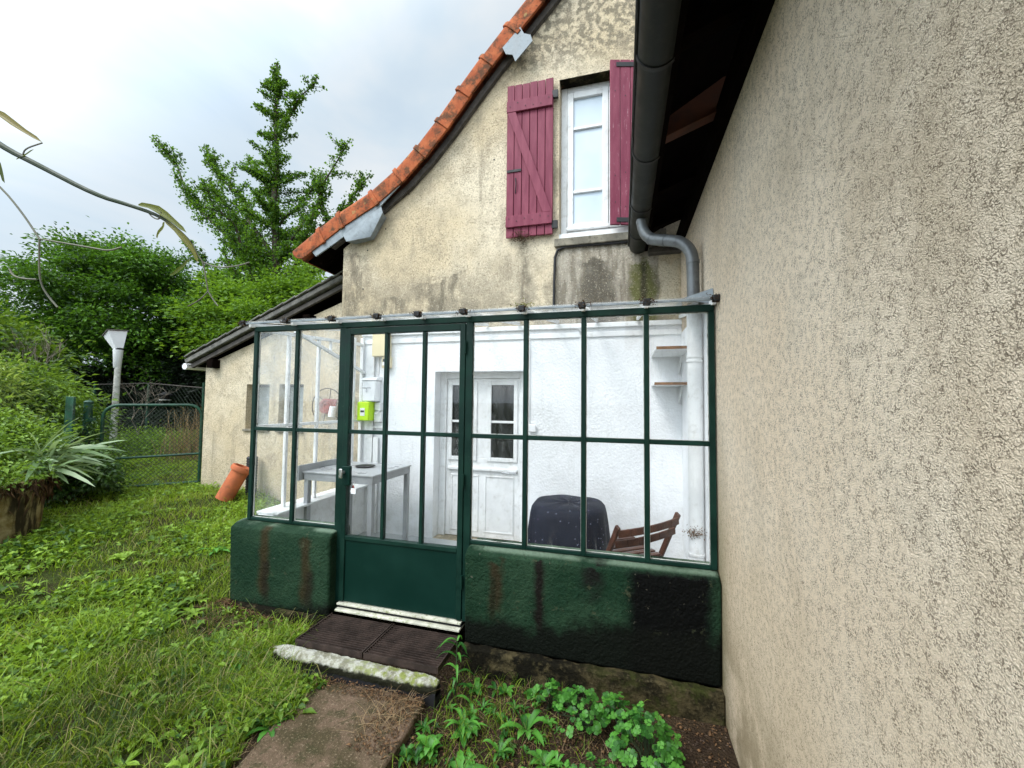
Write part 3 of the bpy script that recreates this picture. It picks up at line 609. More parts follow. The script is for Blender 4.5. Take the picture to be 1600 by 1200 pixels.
# small light coloured stub and old spider webs under the eave
gut = MB(); n_ = 14; V = []; ys = [-6.0, -3, 0, 1.0, 1.72, 1.74, 2.6, 2.62, 3.3, 3.32, 3.9, 3.97]
def gring(y, r, cx=.148, cz=1.515): return [(cx-r*math.cos(math.pi*k/n_), y, cz-r*math.sin(math.pi*k/n_)) for k in range(n_+1)]
def gshell(y0, y1, ro_, ri):
    V = gring(y0, ro_)+gring(y0, ri)[::-1]+gring(y1, ro_)+gring(y1, ri)[::-1]; n2 = 2*(n_+1)
    return V, [(j, (j+1) % n2, n2+(j+1) % n2, n2+j) for j in range(n2)] + [tuple(range(n2)), tuple(range(n2, 2*n2))]
gut.add(*gshell(-6, 3.96, .083, .079))
gu = gut.build('gutter', 'gutter', nb)
MB().tube([(.062, -6, 1.518), (.062, 3.96, 1.518)], .011, 8).build('gutter_bead', 'gutter', gu)
m_ = MB(); V = gring(3.962, .083); m_.add(V+[(v[0], 3.968, v[2]) for v in V], [tuple(range(n_+1)), tuple(range(n_+1, 2*n_+2))]+[(j, j+1, n_+2+j, n_+1+j) for j in range(n_)]); m_.build('gutter_cap', 'gutter', gu)
for y_ in (.35, 1.05, 1.75, 2.45, 3.1, 3.62):
    m_ = MB(); m_.add(*gshell(y_, y_+.022, .088, .0835)); m_.build('gutter_bracket', 'iron', gu)
pipe = [(.15, 3.24, 1.45), (.15, 3.24, 1.41), (.158, 3.225, 1.345), (.185, 3.20, 1.285), (.225, 3.17, 1.245), (.28, 3.12, 1.215), (.35, 3.05, 1.175), (.39, 3.01, 1.15), (.43, 2.98, 1.105), (.458, 2.96, 1.05), (.467, 2.95, .98), (.468, 2.95, .68)]
def smoothpath(p, it=2):
    p = [Vector(q) for q in p]
    for _ in range(it):
        q = [p[0]]
        for a, b in zip(p, p[1:]): q += [a*.75+b*.25, a*.25+b*.75]
        q.append(p[-1]); p = q
    return p
dp = MB().tube(smoothpath(pipe), .041, 16).build('downpipe', 'greypipe', nb)
for a, b in (((.205, 3.186, 1.262), (.218, 3.176, 1.252)), ((.30, 3.10, 1.203), (.313, 3.087, 1.196)), ((.467, 2.95, .985), (.467, 2.95, .965)), ((.15, 3.24, 1.43), (.15, 3.24, 1.40))):
    MB().tube([a, b], .0440, 16).build('pipe_collar', 'greypipe', dp)
lp = MB().tube([(.472, 2.95, .66), (.472, 2.95, -1.45)], .048, 16).build('painted_downpipe', 'dirtywhite', nb); lp.data.materials[0] = M['whitepaint']
for z_ in (.33, .30, -.98, -1.02): MB().tube([(.472, 2.95, z_), (.472, 2.95, z_-.014)], .053, 16).build('pipe_collar', 'whitepaint', lp)
P = np.array([.455, 2.90, -.835]) + rng.normal(size=(260, 3))*np.array([.03, .012, .018]); leaves('cobweb_dirt', P, rng.normal(size=(260, 3)), .012, 'litter', lp, rng.uniform(.2, 1, 260))
# zinc flashing where the pipe goes through the roof
MB().add([(.36, 2.70, .665), (.525, 2.62, .70), (.528, 2.62, .60), (.527, 3.3, .80), (.36, 3.3, .72), (.528, 2.62, .66)], [(0, 1, 3, 4), (0, 2, 1)]).build('lead_flashing', 'zinc', nb)

# ------------------------------------------------------------ glasshouse (lean-to)
gh = thing('glasshouse', 'green steel framed glass lean-to porch on a painted masonry base', 'porch', (-2.9, 2.6, -1.5))
GY = 2.6; ZS, ZM, ZT = -.947, -.227, .552
for x0, x1 in ((-2.955, -2.035), (-.995, .528)):
    m_ = MB(); m_.prism([(2.52, -1.56), (2.50, -1.0), (2.505, -.985), (2.55, -.958), (2.60, -.95), (2.74, -.95), (2.74, -1.56)], x0, x1, 'x')
    bwl = m_.build('base_wall', 'gmason', gh, .018, seg=3)
MB().box(-2.955, -2.78, 2.742, 3.995, -1.56, -.952).build('side_base_wall', 'whitepaint', gh, .01)
BX('side_sill', 'whitepaint', gh, -2.965, -2.74, 2.745, 3.995, -.951, -.93, bevel=.004)
m_ = MB(); xs = np.linspace(-.99, .527, 22); top_ = [(x_, -1.548+rr.uniform(-.008, .008)) for x_ in xs]
m_.prism([(-.99, -1.85)]+[(.527, -1.85)]+top_[::-1], 2.455, 2.519); m_.build('footing', 'concrete', gh, .012)
m_ = MB(); m_.box(-2.97, -2.03, 2.485, 2.60, -1.75, -1.55); m_.build('footing', 'concrete', gh, .02)
fr = MB(); py0, py1 = GY-.02, GY+.02
XB = [-2.863, -2.458, -2.035, -1.015, -.617, -.238, .142, .506]
wds = {0: .034, 1: .030, 2: .055, 3: .050, 4: .030, 5: .030, 6: .030, 7: .034}
frm = MB().box(-2.88, .523, py0, py1, ZT, ZT+.042).build('top_rail', 'gsteel', gh, .004)
for i, x_ in enumerate(XB):
    w_ = wds[i]; MB().box(x_-w_/2, x_+w_/2, py0+.001, py1-.001, (ZS+.001) if i not in (2, 3) else -1.46, ZT-.001).build('post', 'gsteel', gh, .003)
def rails(xa, xb, z): MB().box(xa, xb, py0+.004, py1-.004, z-.014, z+.014).build('mid_rail', 'gsteel', gh, .003)
def brail(xa, xb): MB().box(xa, xb, py0+.003, py1-.003, ZS, ZS+.022).build('bottom_rail', 'gsteel', gh, .003)
for i in (0, 1, 3, 4, 5, 6):
    xa = XB[i]+wds[i]/2; xb = XB[i+1]-wds[i+1]/2; rails(xa, xb, ZM); brail(xa, xb)
    BX('glass_pane', 'glass', gh, xa, xb, GY-.002, GY+.002, ZS+.022, ZM-.014); BX('glass_pane', 'glasshead' if i < 2 else 'glass', gh, xa, xb, GY-.002, GY+.002, ZM+.014, ZT)
    # putty line inside
pl = MB()
for i in (0, 1, 3, 4, 5, 6):
    xa = XB[i]+wds[i]/2; xb = XB[i+1]-wds[i+1]/2
    for za, zb in ((ZS+.022, ZM-.014), (ZM+.014, ZT)):
        pl.box(xa, xa+.003, GY+.003, GY+.012, za, zb).box(xb-.003, xb, GY+.003, GY+.012, za, zb).box(xa+.003, xb-.003, GY+.003, GY+.010, za, za+.002).box(xa+.003, xb-.003, GY+.003, GY+.012, zb-.003, zb)
pl.build('putty', 'dirtywhite', gh)
# door of the glasshouse
dxa, dxb = XB[2]+.030, XB[3]-.027
gd = MB().box(dxa, dxa+.042, py0-.006, py1, -1.455, ZT-.008).box(dxb-.040, dxb, py0-.006, py1, -1.455, ZT-.008).box(dxa+.042, dxb-.040, py0-.006, py1, ZT-.052, ZT-.008).box(dxa+.042, dxb-.040, py0-.006, py1, -1.015, -.985).build('glazed_door', 'gsteel', gh, .003)
gd['label'] = 'green steel door with six panes'
BX('lower_panel', 'gpanel', gd, dxa+.042, dxb-.040, py0+.004, py0+.012, -1.455, -1.015)
bars = [-1.664, -1.358]; ed = [dxa+.042]+bars+[dxb-.040]
for b_ in bars: MB().box(b_-.013, b_+.013, py0, py1-.004, -.985, ZT-.052).build('glazing_bar', 'gsteel', gd, .003)
for a, b in zip(ed, ed[1:]):
    xa = a+(.013 if a in bars else 0); xb = b-(.013 if b in bars else 0)
    MB().box(xa, xb, py0+.002, py1-.006, ZM-.014, ZM+.014).build('cross_rail', 'gsteel', gd, .003)
    BX('glass_pane', 'glass', gd, xa, xb, GY-.002, GY+.002, -.985, ZM-.014); BX('glass_pane', 'glass', gd, xa, xb, GY-.002, GY+.002, ZM+.014, ZT-.052)
lk = BX('lock', 'gpanel', gd, -1.985, -1.915, GY-.055, GY-.027, -.615, -.475, bevel=.006)
MB().tube([(-1.965, GY-.055, -.52), (-1.965, GY-.085, -.52)], .012, 12).build('lock_handle', 'silver', lk)
MB().box(-1.98, -1.952, GY-.095, GY-.083, -.56, -.49).build('lock_handle', 'silver', lk, .005)
for z_ in (.38, -.53, -1.2): MB().tube([(dxb+.003, GY-.035, z_-.045), (dxb+.003, GY-.035, z_+.045)], .009, 8).build('hinge', 'gsteel', gd)
BX('threshold', 'kerbwhite', gh, XB[2]+.028, XB[3]-.025, 2.56, 2.70, -1.478, -1.464, bevel=.003)
BX('threshold_lower', 'kerbwhite', gh, XB[2]+.028, XB[3]-.025, 2.54, 2.70, -1.515, -1.499, bevel=.004)
BX('threshold_gap', 'blackhole', gh, XB[2]+.028, XB[3]-.025, 2.575, 2.70, -1.4985, -1.4785)
# side wall frame, white painted inside
sx = -2.863
sw = MB()
for y_ in (2.92, 3.285): sw.box(sx-.015, sx+.015, y_-.013, y_+.013, -.93, .60)
sw.box(sx-.018, sx+.018, 3.80, 3.835, -.93, .70).box(sx-.018, sx+.018, 3.955, 3.99, -.93, .72)
sw.build('side_post', 'whitepaint', gh, .003)
MB().bar((sx, 2.622, .575), (sx, 3.99, .645), .034, .03).build('side_top_rail', 'whitepaint', gh, .003)
MB().bar((sx, 2.622, -.215), (sx, 3.95, -.215), .026, .026).build('side_mid_rail', 'whitepaint', gh, .003)
MB().bar((sx+.035, 2.95, .62), (sx+.035, 3.98, .318), .03, .03).build('brace', 'whitepaint', gh, .003)
MB().box(sx-.01, sx+.01, 3.44, 3.46, .49, .60).box(sx-.01, sx+.01, 3.70, 3.72, .40, .63).build('brace_strut', 'whitepaint', gh)
for a, b in ((2.62, 2.907), (2.933, 3.272), (3.298, 3.80), (3.835, 3.955)):
    BX('side_glass', 'glassdirty', gh, sx-.004, sx, a, b, -.93, -.23); BX('side_glass', 'glassdirty', gh, sx-.004, sx, a, b, -.20, .59)
# glass roof
def rz(y): return .612 + (y-2.5)*.15
xr = [-2.88, -2.47, -2.06, -1.68, -1.36, -1.02, -.62, -.24, .14, .515]
rfr = MB()
for x_ in xr: rfr.bar((x_, 2.54, rz(2.54)-.022), (x_, 3.98, rz(3.98)-.022), .022, .030)
rr_ = rfr.build('roof_bar', 'whitepaint', gh, .002)
for a, b in zip(xr, xr[1:]):
    V = [(a+.003, 2.475, rz(2.475)), (b-.003, 2.475, rz(2.475)), (b-.003, 3.98, rz(3.98)), (a+.003, 3.98, rz(3.98))]
    MB().add(V+[(v[0], v[1], v[2]+.006) for v in V], [(0, 1, 2, 3), (4, 5, 6, 7), (0, 1, 5, 4), (1, 2, 6, 5), (2, 3, 7, 6), (3, 0, 4, 7)]).build('roof_pane', 'roofglass', gh)
    V = [(a+.012, 2.480, rz(2.48)-.020), (b-.012, 2.480, rz(2.48)-.020)]
    MB().box(a+.02, b-.02, 2.478, 2.486, rz(2.48)-.016, rz(2.48)-.002).build('drip_edge', 'zinc', gh, .002)
for k, x_ in enumerate(xr):
    P = np.array([x_+.0, 2.472, rz(2.47)-.004]) + rng.normal(size=(90, 3))*np.array([.022, .006, .009])
    clp = MB().box(x_-.020, x_+.020, 2.462, 2.51, rz(2.47)-.022, rz(2.47)+.014).build('roof_clip', 'iron', gh, .004)
    leaves('moss', P, rng.normal(size=(90, 3)), .016, 'litter', clp, rng.uniform(0, .25, 90))
P = np.array([-.62, 2.53, .63]) + rng.normal(size=(120, 3))*np.array([.035, .015, .012]); leaves('yellow_moss', P, rng.normal(size=(120, 3)), .014, 'vine', gh, rng.uniform(.5, 1, 120))
o = BX('floor', 'floor', None, -2.779, .526, 2.741, 3.996, -1.50, -1.45); tag(o, 'pale grey floor inside the glass porch', kind='structure')
BX('step_floor', 'floor', None, -2.03, -1.0, 2.705, 2.741, -1.50, -1.4505).name = 'floor'
for ob in list(C.objects):
    if ob.name.startswith('floor.'): tag(ob, 'floor strip behind the glazed door', kind='structure')

# ------------------------------------------------------------ step, kerb, grate
st = thing('doorstep', 'low concrete step with chipped white mossy front edge before the green door', 'step', (-1.5, 2.3, -1.66))
m_ = MB(); n_ = 46; V = []; F = []
prof = [(2.105, -1.61), (2.10, -1.585), (2.108, -1.568), (2.125, -1.549), (2.15, -1.545), (2.175, -1.546), (2.188, -1.56), (2.19, -1.62)]
for i in range(n_+1):
    x_ = -2.13+(1.13)*i/n_; e_ = .02*max(0, 1-i/3)+.015*max(0, 1-(n_-i)/2)
    for y_, z_ in prof: V.append((x_, y_+rr.uniform(-.0035, .0035)+(e_ if y_ < 2.13 else -e_), z_+rr.uniform(-.003, .002)-e_*.6-.012*i/n_))
k_ = len(prof)
for i in range(n_): F += [(i*k_+j, i*k_+(j+1) % k_, (i+1)*k_+(j+1) % k_, (i+1)*k_+j) for j in range(k_)]
F += [tuple(range(k_)), tuple(range(n_*k_, n_*k_+k_))]
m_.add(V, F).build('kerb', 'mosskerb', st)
MB().box(-2.04, -1.03, 2.20, 2.54, -1.80, -1.70).box(-2.04, -1.0, 2.11, 2.19, -1.74, -1.612).build('pit', 'blackhole', st, .004)
gt = thing('metal_grate', 'dark rusty boot scraper grate in two halves on the doorstep', 'grate', (-1.53, 2.4, -1.56))
for xa, xb in ((-2.03, -1.535), (-1.525, -1.03)):
    m_ = MB()
    for k in range(16):
        y_ = 2.218+k*(.318/15); m_.box(xa+.008, xb-.008, y_-.0019, y_+.0019, -1.548, -1.534)
    m_.build('slats', 'rust', gt)
    MB().box(xa, xa+.007, 2.205, 2.545, -1.566, -1.530).box(xb-.007, xb, 2.205, 2.545, -1.566, -1.530).box(xa+.007, xb-.007, 2.203, 2.208, -1.566, -1.531).build('frame', 'rust', gt)

# ------------------------------------------------------------ things in the porch
tb = thing('table', 'plain grey rectangular table with a raised side board inside the left of the porch', 'table', (-2.45, 3.4, -1.45))
BX('tabletop', 'tabletop', tb, -2.80, -2.07, 3.06, 3.72, -.655, -.640, bevel=.003)
MB().box(-2.79, -2.08, 3.07, 3.09, -.72, -.656).box(-2.79, -2.08, 3.69, 3.71, -.72, -.656).box(-2.79, -2.77, 3.09, 3.69, -.72, -.656).box(-2.10, -2.08, 3.09, 3.69, -.72, -.656).build('apron', 'tablegrey', tb, .002)
for x_ in (-2.768, -2.103):
    for y_ in (3.093, 3.687): BX('leg', 'tablegrey', tb, x_-.022, x_+.022, y_-.022, y_+.022, -1.45, -.721, bevel=.003)
BX('side_board', 'tablegrey', tb, -2.822, -2.803, 3.02, 3.74, -.72, -.585, bevel=.003)
pt = MB().lathe([(.001, 0), (.07, 0), (.095, .012), (.098, .012), (.072, -.004+.004), (.001, .002)], Matrix.Translation((-2.42, 3.45, -.639)), 24).build('plate', 'blackplastic'); tag(pt, 'dark shallow plate lying on the grey table', 'plate')
t2 = thing('side_table', 'small square table hidden under the navy tablecloth', 'table', (-.41, 3.2, -1.45))
BX('tabletop', 'chair', t2, -.60, -.22, 3.03, 3.39, -.80, -.778, bevel=.004)
for x_ in (-.57, -.25):
    for y_ in (3.06, 3.36): BX('leg', 'chair', t2, x_-.02, x_+.02, y_-.02, y_+.02, -1.45, -.801)
# cloth: rounded square rings with folds
def rsq(t, hx, hy, p=2.9):
    c_, s_ = math.cos(t), math.sin(t); return (math.copysign(abs(c_)**(2/p), c_)*hx, math.copysign(abs(s_)**(2/p), s_)*hy)
V = []; F = []; nt = 96; rings = [(.0, 0, 0), (.5, 0, 0), (.85, .0, 0), (.94, -.008, 0), (1.0, -.028, .1), (1.035, -.07, .3), (1.07, -.14, .6), (1.12, -.28, 1.), (1.16, -.42, 1.4), (1.19, -.50, 1.6)]
for i, (sc, dz, fo) in enumerate(rings):
    for k in range(nt):
        t = 2*math.pi*k/nt; a, b = rsq(t, .28, .27); f_ = 1+.022*fo*math.sin(t*9+.6)+.012*fo*math.sin(t*17+2)
        V.append((-.41+a*sc*f_, 3.21+b*sc*f_, -.772+dz+.004*math.sin(a*20)*math.sin(b*17)))
for i in range(len(rings)-1): F += [(i*nt+k, i*nt+(k+1) % nt, (i+1)*nt+(k+1) % nt, (i+1)*nt+k) for k in range(nt)]
tc_ = MB().add(V, F).build('tablecloth', 'cloth'); tag(tc_, 'navy spotted tablecloth draped over the small table in the porch', 'tablecloth')
sm_ = tc_.modifiers.new('sol', 'SOLIDIFY'); sm_.thickness = .003
ch = thing('folding_chair', 'reddish brown wooden folding chair with two back slats by the porch wall', 'chair', (.15, 3.1, -1.45))
La, Lb = Vector((-.03, 2.86, -.845)), Vector((.385, 3.16, -.80)); ax_ = (Lb-La); fw = Vector((-.42, .58, 0)).normalized()   # sitter faces back left
for P0 in (La, Lb):
    foot = P0 + fw*.34 + Vector((0, 0, -1.45-P0.z)); foot.z = -1.45
    MB().bar(P0+Vector((0, 0, .015)), foot, .024, .042, tuple(fw)).build('leg', 'chair', ch, .006)
    MB().bar(P0+fw*.42+Vector((0, 0, -.30)), P0-fw*.02+Vector((0, 0, -1.45-P0.z)), .022, .036, tuple(fw)).build('leg', 'chair', ch, .005)
def arc(a, b, up_, n=7, bow=.035): return [a.lerp(b, i/(n-1)) + (-fw)*bow*math.sin(math.pi*i/(n-1)) + Vector((0, 0, up_)) for i in range(n)]
for dz, o_ in ((-.035, .0), (-.115, .035)):
    m_ = MB(); pa = arc(La+fw*o_, Lb+fw*o_, dz)
    for a, b in zip(pa, pa[1:]): m_.bar(a, b, .016, .05)
    m_.build('back_slat', 'chair', ch, .004)
m_ = MB()
for k in range(6):
    a = La + fw*(.16+.06*k) + ax_*.07; b = La + fw*(.16+.06*k) + ax_*.93; z_ = -1.12+.006*k; m_.bar((a.x, a.y, z_), (b.x, b.y, z_), .045, .014)
m_.build('seat', 'chair', ch, .003)
for nm, z_, zt, lab in (('wall_shelf', .44, .455, 'upper of the two white shelves with brown front edge'), ('wall_shelf', .165, .18, 'lower of the two white shelves with brown front edge')):
    sh = thing(nm, lab+' in the porch corner', 'shelf', (.4, 3.99, z_), 'shelves in the porch corner')
    yf = 3.40 if z_ > .3 else 3.62
    BX('board', 'whitepaint', sh, .262, .522, yf, 3.994, z_, z_+.018, bevel=.002); BX('edge_strip', 'shelfedge', sh, .262, .522, yf-.006, yf-.0005, z_-.001, z_+.022)
    MB().bar((.50, 3.98, z_-.16), (.50, 3.98, z_-.002), .016, .01).bar((.50, 3.975, z_-.15), (.50, 3.78, z_-.008), .012, .008).build('bracket', 'whitepaint', sh)
br = thing('wall_bracket', 'white bent metal bracket fixed high on the porch back wall', 'bracket', (-.38, 3.98, .5))
MB().bar((-.40, 3.99, .72), (-.355, 3.99, .28), .03, .012, (0, 1, 0)).build('plate_arm', 'pvc', br, .003); MB().bar((-.40, 3.985, .71), (-.40, 3.82, .72), .028, .012).build('arm', 'pvc', br, .003)
MB().box(-.365, -.335, 3.975, 3.994, .26, .275).build('foot', 'iron', br)
cn = thing('cable_trunking', 'white vertical cable trunking ending in a small socket right of the inner door', 'trunking', (-.9, 3.99, 0))
BX('channel', 'pvc', cn, -.925, -.905, HY-.02, HY-.0045, -.23, .648, bevel=.002); BX('socket', 'pvc', cn, -.915, -.835, HY-.045, HY-.021, -.29, -.215, bevel=.006)
fb = thing('fuse_box', 'cream plastic fuse box high on the wall left of the inner door', 'fuse box', (-2.58, 3.98, .55))
BX('upper_cover', 'cream_plastic', fb, -2.70, -2.50, HY-.09, HY-.0045, .50, .86, bevel=.008); lowc = BX('lower_cover', 'cream_plastic', fb, -2.585, -2.49, HY-.07, HY-.0045, .37, .498, bevel=.006)
BX('switch', 'blackplastic', fb, -2.565, -2.53, HY-.08, HY-.0705, .44, .47); BX('switch_plate', 'pvc', fb, -2.57, -2.515, HY-.078, HY-.0702, .40, .435)
mt = thing('meter_box', 'grey white hooded electricity meter box above the lime green meter', 'meter box', (-2.72, 3.98, .1))
BX('case', 'pvc', mt, -2.79, -2.625, HY-.12, HY-.0045, .0, .23, bevel=.012); MB().prism([(3.87, .232), (3.995, .232), (3.995, .275), (3.90, .262)], -2.80, -2.615, 'x').build('hood', 'pvc', mt, .003)
BX('seal', 'silver', mt, -2.74, -2.725, HY-.127, HY-.1205, .10, .14); BX('seam', 'iron', mt, -2.785, -2.68, HY-.1225, HY-.1203, .145, .150)
gm = thing('electricity_meter', 'lime green smart meter with tiny display on the porch wall', 'meter', (-2.77, 3.98, -.1))
BX('case', 'lime', gm, -2.835, -2.685, HY-.14, HY-.0045, -.215, -.005, bevel=.012); BX('display_plate', 'pvc', gm, -2.79, -2.735, HY-.144, HY-.1402, -.16, -.075)
BX('display', 'blackplastic', gm, -2.785, -2.74, HY-.147, HY-.1442, -.122, -.10)
jb = thing('junction_box', 'small white junction box squeezed beside the lime green meter', 'junction box', (-2.64, 3.98, -.1))
BX('case', 'pvc', jb, -2.675, -2.60, HY-.05, HY-.0045, -.10, -.02, bevel=.005); BX('lower_case', 'pvc', jb, -2.68, -2.59, HY-.05, HY-.0045, -.23, -.115, bevel=.005)
MB().tube([(-2.60, HY-.055, -.09), (-2.62, HY-.07, -.13), (-2.66, HY-.07, -.14)], .006, 6).build('cable_loop', 'pvc', jb)
pc = thing('wall_conduit', 'pair of thin white conduits rising to the cream fuse box', 'conduit', (-2.55, 3.98, 0))
MB().tube([(-2.54, HY-.012, -.28), (-2.54, HY-.012, .369)], .008, 8).build('conduit', 'pvc', pc); MB().tube([(-2.66, HY-.012, .28), (-2.66, HY-.012, .498)], .008, 8).build('conduit', 'pvc', pc)
BX('wall_ledge', 'whitepaint', None, -2.78, -2.56, HY-.03, HY-.0045, -.30, -.28).name = 'wall_batten'
tag(bpy.data.objects['wall_batten'], 'thin white batten under the electricity meters', 'batten')
bp = thing('white_panel', 'stack of narrow white boards standing behind the grey table', 'board', (-2.74, 3.9, -1.45))
BX('board', 'whitepaint', bp, -2.80, -2.70, 3.955, 3.975, -1.45, .62, bevel=.003); BX('board', 'whitepaint', bp, -2.69, -2.63, 3.96, 3.98, -1.45, -.40, bevel=.003)
ky = thing('keys', 'bunch of keys with a white tag hanging from the green door lock', 'keys', (-1.90, 2.565, -.57))
MB().tube([(-1.905+.014*math.cos(t), 2.57, -.60+.016*math.sin(t)) for t in np.linspace(0, 6.1, 14)], .002, 5, False).build('ring', 'silver', ky)
MB().bar((-1.905, 2.572, -.615), (-1.90, 2.572, -.68), .012, .003, (0, 1, 0)).build('key', 'iron', ky); MB().bar((-1.90, 2.568, -.615), (-1.885, 2.568, -.66), .01, .003, (0, 1, 0)).build('key', 'reelred', ky)
BX('tag', 'pvc', ky, -1.912, -1.872, 2.560, 2.563, -.675, -.635, bevel=.0008)

# ------------------------------------------------------------ outbuilding
ob_ = thing('outbuilding', 'low cream rendered shed with a sloping lichened roof and two small windows', 'shed', (-5.8, 4.45, -1.3))
OY = 4.45; x0o = -5.82
def otop(x): return .50 + (x+5.82)*(.79/2.28)
m_ = MB()
segs = [(x0o, -5.06, -1.7, None), (-4.66, -4.50, -1.7, None), (-4.10, -3.181, -1.7, None)]
for xa, xb, z0, _ in segs: m_.prism([(xa, z0), (xb, z0), (xb, otop(xb)), (xa, otop(xa))], OY, OY+.3)
for xa, xb in ((-5.06, -4.66), (-4.50, -4.10)):
    m_.prism([(xa, -1.7), (xb, -1.7), (xb, -.40), (xa, -.40)], OY, OY+.3); m_.prism([(xa, .22), (xb, .22), (xb, otop(xb)), (xa, otop(xa))], OY, OY+.3)
m_.box(x0o, x0o+.3, OY+.3, 8, -1.7, .5)
m_.build('wall', 'cream', ob_)
for xa, xb in ((-5.06, -4.66), (-4.50, -4.10)):
    wq = MB().box(xa, xa+.035, OY+.14, OY+.18, -.40, .22).box(xb-.035, xb, OY+.14, OY+.18, -.40, .22).box(xa+.035, xb-.035, OY+.14, OY+.18, .185, .22).box(xa+.035, xb-.035, OY+.14, OY+.18, -.40, -.365).build('window', 'oldwood', ob_)
    BX('pane', 'greyglass', wq, xa+.035, xb-.035, OY+.155, OY+.162, -.365, .185); BX('sill', 'lightconc', wq, xa-.02, xb+.02, OY-.03, OY+.02, -.43, -.40, bevel=.005)
sl2 = (1.52-.49)/(6.155-3.54)
rfo = MB(); pr = [(-6.06, .575), (-3.19, .545+2.97*sl2), (-3.19, .545+2.97*sl2-.07), (-6.03, .51)]
rfo = rfo.prism(pr, OY-.14, 8.2).build('roof', 'greytile', ob_, .012)
MB().prism([(-6.0, .498), (-3.19, .472+2.89*sl2), (-3.19, .472+2.89*sl2-.06), (-5.96, .45)], OY-.10, OY-.06).build('barge_board', 'oldwood', rfo, .004)
# soffit boards
MB().prism([(-6.0, .49), (-3.19, .471+2.89*sl2), (-3.19, .471+2.89*sl2-.02), (-5.97, .475)], OY-.058, OY+.6).build('soffit', 'shadewood', rfo)
for x_ in (-5.62, -4.0): MB().box(x_-.06, x_+.06, OY-.11, OY+.04, otop(x_)-.12, otop(x_)+.0).build('beam_end', 'shadewood', ob_, .01)
MB().tube([(-6.07, OY-.12, .475), (-6.07, 8.1, .475)], .045, 14).build('gutter', 'white', ob_)
# small tiles ridge bumps along the verge
m_ = MB()
for k in range(15):
    xa = -6.04+k*.19; m_.bar((xa, OY-.10, .558+(xa+6.16)*sl2), (xa+.19, OY-.10, .575+(xa+.19+6.16)*sl2), .12, .02)
m_.build('verge_tile_row', 'greytile', rfo, .005)
# wheel ornament on the shed wall
wo_ = thing('hose_reel', 'wire hoop hose reel with faded red hub on the shed wall', 'hose reel', (-3.70, OY-.05, -.05))
cx_, cz_ = -3.66, -.07; wy = OY-.07
m_ = MB().tube([(cx_+.23*math.cos(t), wy, cz_+.23*math.sin(t)) for t in np.linspace(0, 2*math.pi, 40)], .006, 6, False)
for k in range(6):
    t = k*math.pi/3+.2; pts_ = [(cx_+r_*math.cos(t+.9*(r_-.1)), wy, cz_+r_*math.sin(t+.9*(r_-.1))) for r_ in (.08, .13, .18, .23)]; m_.tube(pts_, .005, 5)
m_.build('wire_hoop', 'rust', wo_)
MB().prism([(cx_-.17, cz_), (cx_-.07, cz_-.09), (cx_+.10, cz_-.10), (cx_+.15, cz_+.09), (cx_-.05, cz_+.10)], wy-.008, wy+.008).build('hub_plate', 'reelred', wo_)
MB().tube([(cx_+.078*math.cos(t), wy-.012, cz_+.078*math.sin(t)) for t in np.linspace(0, 2*math.pi, 28)], .006, 6, False).tube([(cx_+.04*math.cos(t), wy-.012, cz_+.04*math.sin(t)) for t in np.linspace(0, 2*math.pi, 20)], .006, 6, False).build('hub_ring', 'reelred', wo_)
MB().tube([(cx_, wy, cz_), (cx_, OY, cz_)], .02, 8).build('axle', 'rust', wo_)
cup = MB().lathe([(.001, -.07), (.045, -.07), (.038, .06), (.034, .06), (.034, -.05)], Matrix.Translation((cx_+.13, wy-.06, cz_-.06)) @ Matrix.Rotation(.15, 4, 'Y'), 16).build('plastic_cup', 'white'); tag(cup, 'small white cup hanging in front of the hose reel', 'cup')
# terracotta chimney pipe leaning on the wall, black pipe behind
tp = thing('terracotta_pipe', 'orange terracotta chimney pipe leaning against the shed wall', 'pipe', (-4.90, 4.02, -1.27))
a = Vector((-4.87, 4.02, -1.26)); b = Vector((-4.735, 4.16, -.86)); mt_ = Matrix.Translation(a) @ (b-a).to_track_quat('Z', 'Y').to_matrix().to_4x4(); L = (b-a).length
MB().lathe([(.080, 0), (.098, 0), (.100, L-.07), (.122, L-.065), (.128, L-.03), (.118, L), (.095, L), (.088, L-.08), (.082, .02)], mt_, 28).build('barrel', 'pot', tp)
bk = thing('black_pipe', 'ribbed black plastic pipe upright behind the terracotta pipe', 'pipe', (-4.72, 4.28, -1.25))
prf = []
for k in range(16): prf += [(.062, k*.034), (.068, k*.034+.008), (.068, k*.034+.02), (.062, k*.034+.028)]
MB().lathe([(.001, 0)]+prf+[(.055, .545), (.05, .4), (.001, .4)], Matrix.Translation((-4.78, 4.33, -1.30)), 20).build('tube', 'blackplastic', bk)

# ------------------------------------------------------------ gate, posts, fence, lamp
A = Vector((-6.79, 3.80, -1.24)); B = Vector((-5.97, 4.56, -1.23)); dv = (B-A); Lg = dv.length; dx = dv.normalized()
gt_ = thing('garden_gate', 'green tubular garden gate with wire mesh, standing shut by the shed', 'gate', tuple(A))
def gp(u, z): return A + dx*u + Vector((0, 0, z))
ht = 1.15; rc = .16
fr_ = [gp(.02, .02), gp(.02, ht-rc)] + [gp(.02+rc-rc*math.cos(t), ht-rc+rc*math.sin(t)) for t in np.linspace(.3, 1.57, 5)] + [gp(Lg-.02-rc+rc*math.sin(t), ht-rc+rc*math.cos(t)) for t in np.linspace(0, 1.3, 5)] + [gp(Lg-.02, ht-rc), gp(Lg-.02, .02)]
MB().tube(fr_, .02, 10).build('frame', 'gatepaint', gt_); MB().tube([gp(.02, .42), gp(Lg-.02, .44)], .016, 8).build('cross_bar', 'gatepaint', gt_); MB().tube([gp(.02, .03), gp(Lg-.02, .03)], .016, 8).build('bottom_bar', 'gatepaint', gt_)
